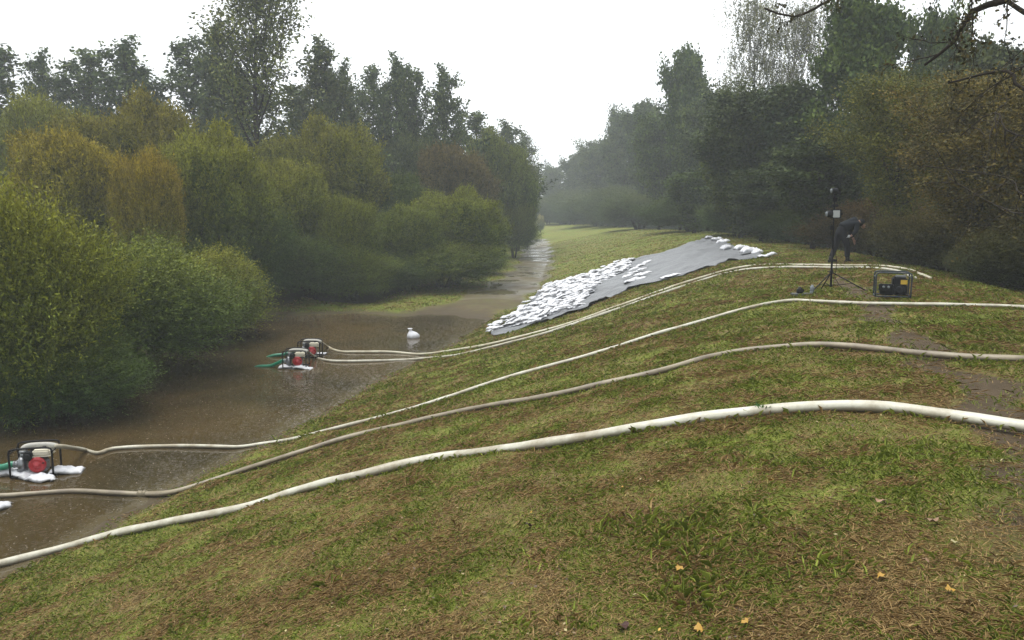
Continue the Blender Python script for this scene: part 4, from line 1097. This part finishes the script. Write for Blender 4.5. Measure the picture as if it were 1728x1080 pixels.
for px, py, lab, s, yaw, mi in (
    (22, 797, 'crumpled white bag lying in the water left of the nearest pump', 1.25, .5, 1),
    (38, 803, 'white bag under the left feet of the nearest pump', .9, -.4, 2),
    (72, 810, 'torn white bag lying in front of the nearest pump', .85, -.3, 3),
    (112, 797, 'flat white bag under the right end of the nearest pump', .9, .3, 0),
    (-4, 858, 'white bag just entering the picture at the left edge in the water', .8, 1.4, 1)):
    q = P(px, py); bag(q.x, q.y, 0, yaw, .05, s, lab, None, mi, zabs=WATER - .015)
for px, py, lab, s, yaw in ((486, 621, 'flat white bag under the left feet of the front twin pump', .9, .1), (512, 622, 'flat white bag under the right feet of the front twin pump', .9, -.1),
                            (540, 598, 'flat white bag under the right end of the rear twin pump', .7, 0)):
    q = P(px, py); bag(q.x, q.y, 0, yaw, 0, s, lab, None, 0, zabs=WATER - .03)

# ------------------------------------------------------------ generator
def generator():
    a = P(1484, 505); b = P(1544, 505); c = (a + b) / 2
    wd = (b - a).length; t = empty('generator', (c.x, c.y + .2, Hs(c.x, c.y + .2) + .02), math.atan2(b.y - a.y, b.x - a.x)); tag(t, 'portable generator in a dark blue grey tubular frame with yellow sticker', 'generator')
    L, W, Hh = wd / 2, .19, 41 / F_PX * c.y
    f = MB()
    for y in (-W, W):
        f.tube(catmull([(-L, y, 0.01), (-L, y, Hh * .5), (-L, y, Hh - .05), (-L + .04, y, Hh), (0, y, Hh), (L - .04, y, Hh), (L, y, Hh - .05), (L, y, Hh * .5), (L, y, 0.01)], .03), .013, 8)
        f.tube([(-L, y, .01), (L, y, .01)], .013, 8)
    for x in (-L, L, -.1, .1): f.tube([(x, -W, .01), (x, W, .01)], .012, 8)
    for x in (-L, L): f.tube([(x, -W, Hh * .8), (x, W, Hh * .8)], .011, 8)
    f.build('frame', M['blue'], t)
    al = MB(); al.lathe((-L * .72, 0, .10), (1, 0, 0), [(.06, 0), (.085, .02), (.088, .2), (.07, .24)], 20); al.build('alternator', M['dark'], t)
    cp = MB(); cp.box((-L * .42, -W + .045, .165), (.22, .07, .11), bev=.01); pn = cp.build('control_panel', M['dark'], t)
    for k in range(2):
        sk = MB(); sk.lathe((-L * .55 + k * .075, -W + .009, .17), (0, -1, 0), [(.022, 0), (.022, .008), (.01, .01)], 14)
        sk.build('socket', M['glass'], pn)
    en = MB(); en.box((L * .42, 0, .12), (.22, .26, .17), bev=.02); en.box((L * .38, 0, .26), (.23, .24, .15), bev=.025)
    for k in range(6): en.box((L * .42, -.132, .07 + k * .018), (.17, .01, .006))
    en.lathe((L * .42, -.125, .12), (0, -1, 0), [(.075, 0), (.078, .02), (.06, .03), (.03, .035)], 20)
    en.build('engine', M['dark'], t)
    st = MB(); st.box((L * .60, -.1235, .255), (.10, .004, .075)); st.build('sticker', M['yellow'], t)
    tk = MB(); tk.box((L * .45, 0, .345), (.16, .2, .03), bev=.008); tk.build('top_cover', M['grey'], t)
generator()

# ------------------------------------------------------------ mast with loudspeakers on tripod
def mast():
    g = P(1412, 494); D = g.y; k = D / F_PX
    t = empty('tripod_mast', (g.x, g.y, Hs(g.x, g.y))); tag(t, 'black tripod mast carrying sensor heads and a small white panel on the crest', 'tripod')
    o = t.location.copy()
    def L(px, py, dd=0.0): return at(px, py, D + dd) - o
    hub = L(1403, 459); low = L(1402, 482); topp = L(1409, 322)
    m = MB(); m.tube([low, hub, L(1405, 420)], .020, 10); m.tube([L(1405, 425), L(1407, 370), topp], .014, 10); m.build('pole', M['black'], t)
    hb = MB(); hb.cyl(hub + Vector((0, 0, -.03)), hub + Vector((0, 0, .03)), .035, 12); hb.cyl(hub, hub + Vector((-.08, 0, .01)), .008, 8); hb.cyl(low - Vector((0, 0, .02)), low + Vector((0, 0, .02)), .03, 12); hb.build('collar', M['dark'], t)
    for px, py, dd in ((1367, 500, -.35), (1462, 503, -.3), (1384, 489, .35)):
        gd = P(px, py) if dd < 0 else None
        q = at(px, py, D + dd); q.z = Hs(q.x, q.y) + .01; q = q - o
        lg = MB(); lg.tube([hub, hub.lerp(q, .5), q], .011, 8); lo = lg.build('leg', M['black'], t)
        ft = MB(); ft.ell(q, (.02, .02, .015), 10, 6); ft.build('foot', M['dark'], lo)
        br = MB(); br.tube([low, hub.lerp(q, .6)], .007, 6); br.build('brace', M['black'], t)
    pb = MB(); c = L(1411.5, 361, -.05); pb.box(c, (.125, .03, .135), bev=.006); pb.build('white_panel', M['white'], t)
    bx = MB(); bx.box(c + Vector((.01, .06, 0)), (.20, .07, .17), bev=.01); bx.build('panel_housing', M['dark'], t)
    for px, py, s in ((1398, 361, 1.0), (1406, 322, .9)):
        hd = MB(); c = L(px, py); hd.lathe(c + Vector((-.03, 0, 0)), (1, 0, 0), [(.055 * s, 0), (.065 * s, .03), (.06 * s, .10), (.035, .12)], 18)
        h_ = hd.build('sensor_head', M['dark'], t); ln = MB(); ln.lathe(c + Vector((-.025, 0, 0)), (-1, -.2, 0), [(.052 * s, 0), (.045 * s, .012), (.02, .02)], 18); ln.build('lens', M['glass'], h_)
    for (qx, qy, sz) in ((1413, 324, (.13, .06, .08)), (1409, 337, (.08, .05, .08)), (1409, 347, (.11, .07, .05)), (1417, 361, (.11, .05, .05)), (1404, 384, (.07, .05, .09))):
        bk = MB(); bk.box(L(qx, qy), sz, bev=.01); bk.build('bracket', M['black'], t)
    cb = MB(); cb.tube(catmull([L(1407, 375, .03), L(1402, 395, .03), L(1408, 420, -.02), L(1412, 440, -.03), L(1411, 455, -.05), L(1410, 470, -.05), Vector((.1, -.15, .02))], .03), .005, 6); cb.build('cable', M['black'], t)
mast()
def small_kit():
    a = P(1352, 499)
    t = empty('base_board', a); o = MB(); o.box((0, 0, .03), (.36, .16, .035), bev=.006); b_ = obj('base_board', o.mesh('base_board'), M['grey']); bpy.data.objects.remove(t)
    b_.location = a; tag(b_, 'flat grey board on the grass left of the tripod mast', 'board')
    d = MB(); d.lathe((0, 0, 0), (0, 0, 1), [(.055, 0), (.06, .03), (.055, .075), (.035, .095), (.02, .12), (.0, .125)], 18); d.box((0.02, -.02, .05), (.10, .05, .05), bev=.01)
    q = d.build('small_pump', M['black']); q.location = a + Vector((-.03, 0, .048)); tag(q, 'small black device standing on the flat grey board', 'device')
    c = P(1370, 497); m = MB(); m.lathe((0, 0, 0), (0, 0, 1), [(.045, 0), (.05, .01), (.05, .07), (.045, .075), (.05, .08), (.05, .15), (.035, .19), (.02, .2), (.02, .215)], 20)
    q = m.build('bottle', M['glass']); q.scale = (.8, .8, .85); q.location = (c.x, c.y, Hs(c.x, c.y)); tag(q, 'pale plastic bottle standing beside the left tripod leg', 'bottle')
small_kit()

# ------------------------------------------------------------ person
def skin(name, verts, edges, radii, mat, parent, sub=2):
    me = bpy.data.meshes.new(name); me.from_pydata(verts, edges, []); o = bpy.data.objects.new(name, me); COL.objects.link(o)
    md = o.modifiers.new('skin', 'SKIN'); sl = me.skin_vertices[0].data
    for i, r_ in enumerate(radii):
        sl[i].radius = r_ if isinstance(r_, tuple) else (r_, r_)
        sl[i].use_root = (i == 0)
    sb = o.modifiers.new('sub', 'SUBSURF'); sb.levels = sub; sb.render_levels = sub
    dg = bpy.context.evaluated_depsgraph_get(); m2 = bpy.data.meshes.new_from_object(o.evaluated_get(dg)); bpy.data.objects.remove(o)
    m2.name = name; m2.polygons.foreach_set('use_smooth', [True] * len(m2.polygons)); m2.materials.clear()
    return obj(name, m2, mat, parent)
def person():
    a = P(1416, 443); t = empty('person', (a.x, a.y, Hs(a.x, a.y)), R(6))
    tag(t, 'person in dark hooded jacket and trousers bending forward behind the mast, arms reaching down', 'person')
    skinm = simple('skin', (0.35, 0.20, 0.14), 0.6, var=.1); jk = simple('dark_jacket', (0.010, 0.013, 0.018), 0.8, var=.3, scale=9, bump=.6)
    tr = simple('dark_trousers', (0.009, 0.010, 0.014), 0.85, var=.3, scale=9, bump=.5); gl = simple('pale_glove', (0.5, 0.52, 0.55), .6); bo = simple('dark_boots', (0.015, 0.015, 0.015), .5)
    # body: pelvis root
    V = [(0.0, 0, .93), (.10, 0, 1.03), (.24, 0, 1.12), (.38, 0, 1.15), (.47, 0, 1.14), (.55, 0, 1.13), (.63, 0, 1.10),
         (0, .09, .88), (-.07, .11, .48), (-.20, .12, .09), (-.10, .12, .03),
         (0, -.09, .88), (.16, -.11, .48), (.17, -.12, .09), (.28, -.12, .03),
         (.38, .18, 1.10), (.38, .20, .85), (.46, .12, .66), (.47, .10, .59),
         (.38, -.18, 1.10), (.33, -.21, .87), (.22, -.17, .76), (.16, -.16, .75)]
    E = [(0, 1), (1, 2), (2, 3), (3, 4), (4, 5), (5, 6), (0, 7), (7, 8), (8, 9), (9, 10), (0, 11), (11, 12), (12, 13), (13, 14), (3, 15), (15, 16), (16, 17), (17, 18), (3, 19), (19, 20), (20, 21), (21, 22)]
    Rr = [.09, .09, .10, .10, .07, .085, .075, .09, .058, .042, .03, .09, .058, .042, .03, .06, .045, .032, .022, .06, .045, .032, .022]
    skin('body', V, E, Rr, skinm, t)
    skin('trousers', [(-.01, 0, .92), (.07, 0, 1.0), (0, .09, .85), (-.07, .11, .48), (-.19, .12, .13), (0, -.09, .85), (.16, -.11, .48), (.17, -.12, .13)],
         [(0, 1), (0, 2), (2, 3), (3, 4), (0, 5), (5, 6), (6, 7)], [.165, .16, .12, .085, .075, .12, .085, .075], tr, t)
    skin('jacket', [(.24, 0, 1.10), (.02, 0, .95), (.38, 0, 1.13), (.46, 0, 1.14), (.38, .18, 1.09), (.38, .205, .85), (.45, .13, .69), (.38, -.18, 1.09), (.33, -.215, .88), (.235, -.18, .775)],
         [(0, 1), (0, 2), (2, 3), (2, 4), (4, 5), (5, 6), (2, 7), (7, 8), (8, 9)], [.185, .18, .17, .09, .085, .065, .05, .085, .065, .05], jk, t)
    skin('hood', [(.50, 0, 1.15), (.60, 0, 1.14), (.655, 0, 1.09)], [(0, 1), (1, 2)], [.10, .125, .10], jk, t)
    f = MB(); f.ell((.66, 0, 1.035), (.06, .07, .075), 14, 9); f.ell((.715, 0, 1.02), (.015, .014, .02), 8, 5)
    f.ell((.71, .028, 1.005), (.012, .012, .01), 8, 5); f.ell((.71, -.028, 1.005), (.012, .012, .01), 8, 5); f.build('face', skinm, t)
    for side, (hx, hy, hz), mt, dv in ((1, (.475, .10, .60), skinm, Vector((.25, 0, -1))), (-1, (.16, -.165, .75), gl, Vector((-1, 0, -.35)))):
        h = MB(); dv.normalize(); sd = Vector((0, 1, 0)); h.ell((hx, hy, hz), (.035, .04, .045), 12, 8)
        for k in range(4):
            b0 = Vector((hx, hy, hz)) + sd * (.024 * (k - 1.5)) + dv * .03; ln = (.055, .068, .064, .048)[k]
            h.tube([b0, b0 + dv * ln * .5, b0 + dv * ln + Vector((-.015, 0, -.01))], [.009, .0085, .006], 7)
        b0 = Vector((hx, hy, hz)) + sd * .035; h.tube([b0, b0 + dv * .03 + sd * .02, b0 + dv * .055 + sd * .02], [.01, .009, .007], 7)
        h.build('hand', mt, t)
    for x, y in ((-.19, .12), (.18, -.12)):
        b = MB(); b.ell((x + .05, y, .045), (.145, .052, .05), 16, 8); b.cyl((x, y, .04), (x - .0, y, .17), .055, 14, .06); b.box((x + .05, y, .012), (.27, .095, .024), bev=.01); b.build('boot', bo, t)
person()

# ------------------------------------------------------------ fallen leaves
lm = simple('yellow_leaf', (0.38, 0.21, 0.02), .6, var=.25, scale=20); lb = simple('brown_leaf', (0.26, 0.15, 0.08), .6, var=.3, scale=20); lp = simple('pale_leaf', (0.38, 0.33, 0.16), .6, var=.3, scale=20); lr = simple('dark_leaf', (0.06, 0.03, 0.025), .6)
def leaf(px, py, size, mat, label):
    q = P(px, py); r = random.Random(int(px)); o = MB(); pts = []
    n = 14
    for i in range(n):
        a = 2 * math.pi * i / n; rad = size * (1 + .28 * math.cos(a * 5) * (1 if mat in (lm, lb) else .2)) * (.75 + .25 * math.cos(a))
        pts.append(Vector((rad * math.cos(a), .75 * rad * math.sin(a), .25 * size * math.sin(2 * a + r.random() * 3) + .1 * size)))
    o.add([Vector((0, 0, 0.15 * size))] + pts, [[0, 1 + i, 1 + (i + 1) % n] for i in range(n)], True)
    o.tube([pts[n // 2], pts[n // 2] + Vector((-size * .8, 0, .1 * size))], size * .03, 4)
    ob = o.build('fallen_leaf', mat); ob.location = q + Vector((0, 0, .028)); ob.rotation_euler = (R(r.uniform(-5, 45)), R(r.uniform(-20, 20)), r.uniform(0, 6.28))
    tag(ob, label, 'leaf', 'autumn leaves fallen on the grass')
for a in ((1145, 966, .030, lm, 'bright yellow fallen leaf beside the fresh green grass tuft'), (1485, 980, .028, lm, 'yellow fallen leaf halfway between tuft and muddy corner'),
          (1603, 1006, .030, lm, 'golden fallen leaf near the muddy lower right corner'), (1180, 1073, .032, lm, 'yellow fallen leaf at the bottom edge, below the tuft'),
          (1258, 1058, .024, lm, 'dull yellow leaf near the bottom edge, right of the lowest one'), (1575, 887, .045, lb, 'large curled brown leaf near the trampled path'),
          (1483, 853, .038, lb, 'pale brown leaf on the grass below the thick white hose, right part'), (1301, 817, .024, lm, 'small yellow leaf below the thick white hose'),
          (1348, 902, .024, lp, 'narrow yellowish leaf in the reddish thatch'), (1610, 924, .026, lp, 'small pale leaf beside the trampled mud'),
          (1048, 828, .018, lm, 'tiny orange leaf on the left slope below the thick hose'), (1692, 784, .028, lp, 'pale curled leaf close under the thick hose at right'),
          (893, 893, .035, lr, 'dark upright dead leaf on the slope'), (318, 981, .016, lm, 'tiny orange leaf at lower left'), (1048, 1066, .04, lr, 'dark brown leaf at the bottom edge'),
          (1562, 955, .026, lb, 'thin brown curled leaf between the two golden ones'), (1190, 770, .016, lp, 'tiny pale leaf just under the thick hose, middle'),
          (1475, 545, .03, lp, 'pale leaf beside the trail near the generator')): leaf(*a)
# plant growing over the hose
def sprig():
    q = P(1285, 700); r = random.Random(2); o = MB()
    for k in range(12):
        d = Vector((r.gauss(0, .5), r.gauss(-.3, .4), 1)).normalized(); L = r.uniform(.05, .11)
        s = d.cross(Vector((r.gauss(0, 1), r.gauss(0, 1), 0))).normalized() * .014
        b = q + Vector((r.gauss(0, .02), -.02, .03)); o.tube([b, b + d * L * .7], .0015, 4)
        e = b + d * L * .6; o.add([e, e + s + d * .02, e + d * .045, e - s + d * .02], [[0, 1, 2, 3]])
    m = simple('weed_green', (0.07, 0.17, 0.03), .5); tag(o.build('weed', m), 'small green weed poking up against the thick white hose', 'plant')
sprig()
# power lines in the far gap
for i, (y0, y1, lab) in enumerate(((301, 307, 'upper thin power line in the gap of sky'), (309, 313, 'lower thin power line in the gap of sky'))):
    a, b = at(840, y0 - 6, 210), at(1010, y1 + 8, 210); m = MB(); m.tube([a.lerp(b, k / 12) - Vector((0, 0, 1.2 * math.sin(math.pi * k / 12))) for k in range(13)], .05, 5)
    tag(m.build('power_line', M['dark']), lab, 'power line')

# ------------------------------------------------------------ haze
hz = MB(); hz.box((0, 130, 14), (820, 560, 40))
hm = NT('haze'); hm.t.nodes.remove(hm.b)
pv = hm.n('ShaderNodeVolumePrincipled'); pv.inputs['Color'].default_value = (0.90, 0.95, 1.0, 1); pv.inputs['Density'].default_value = 0.0016
hm.l(pv.outputs[0], hm.o.inputs['Volume'])
ho = hz.build('haze', hm.m); tag(ho, kind='stuff', label='pale rainy haze filling the air', cat='haze')
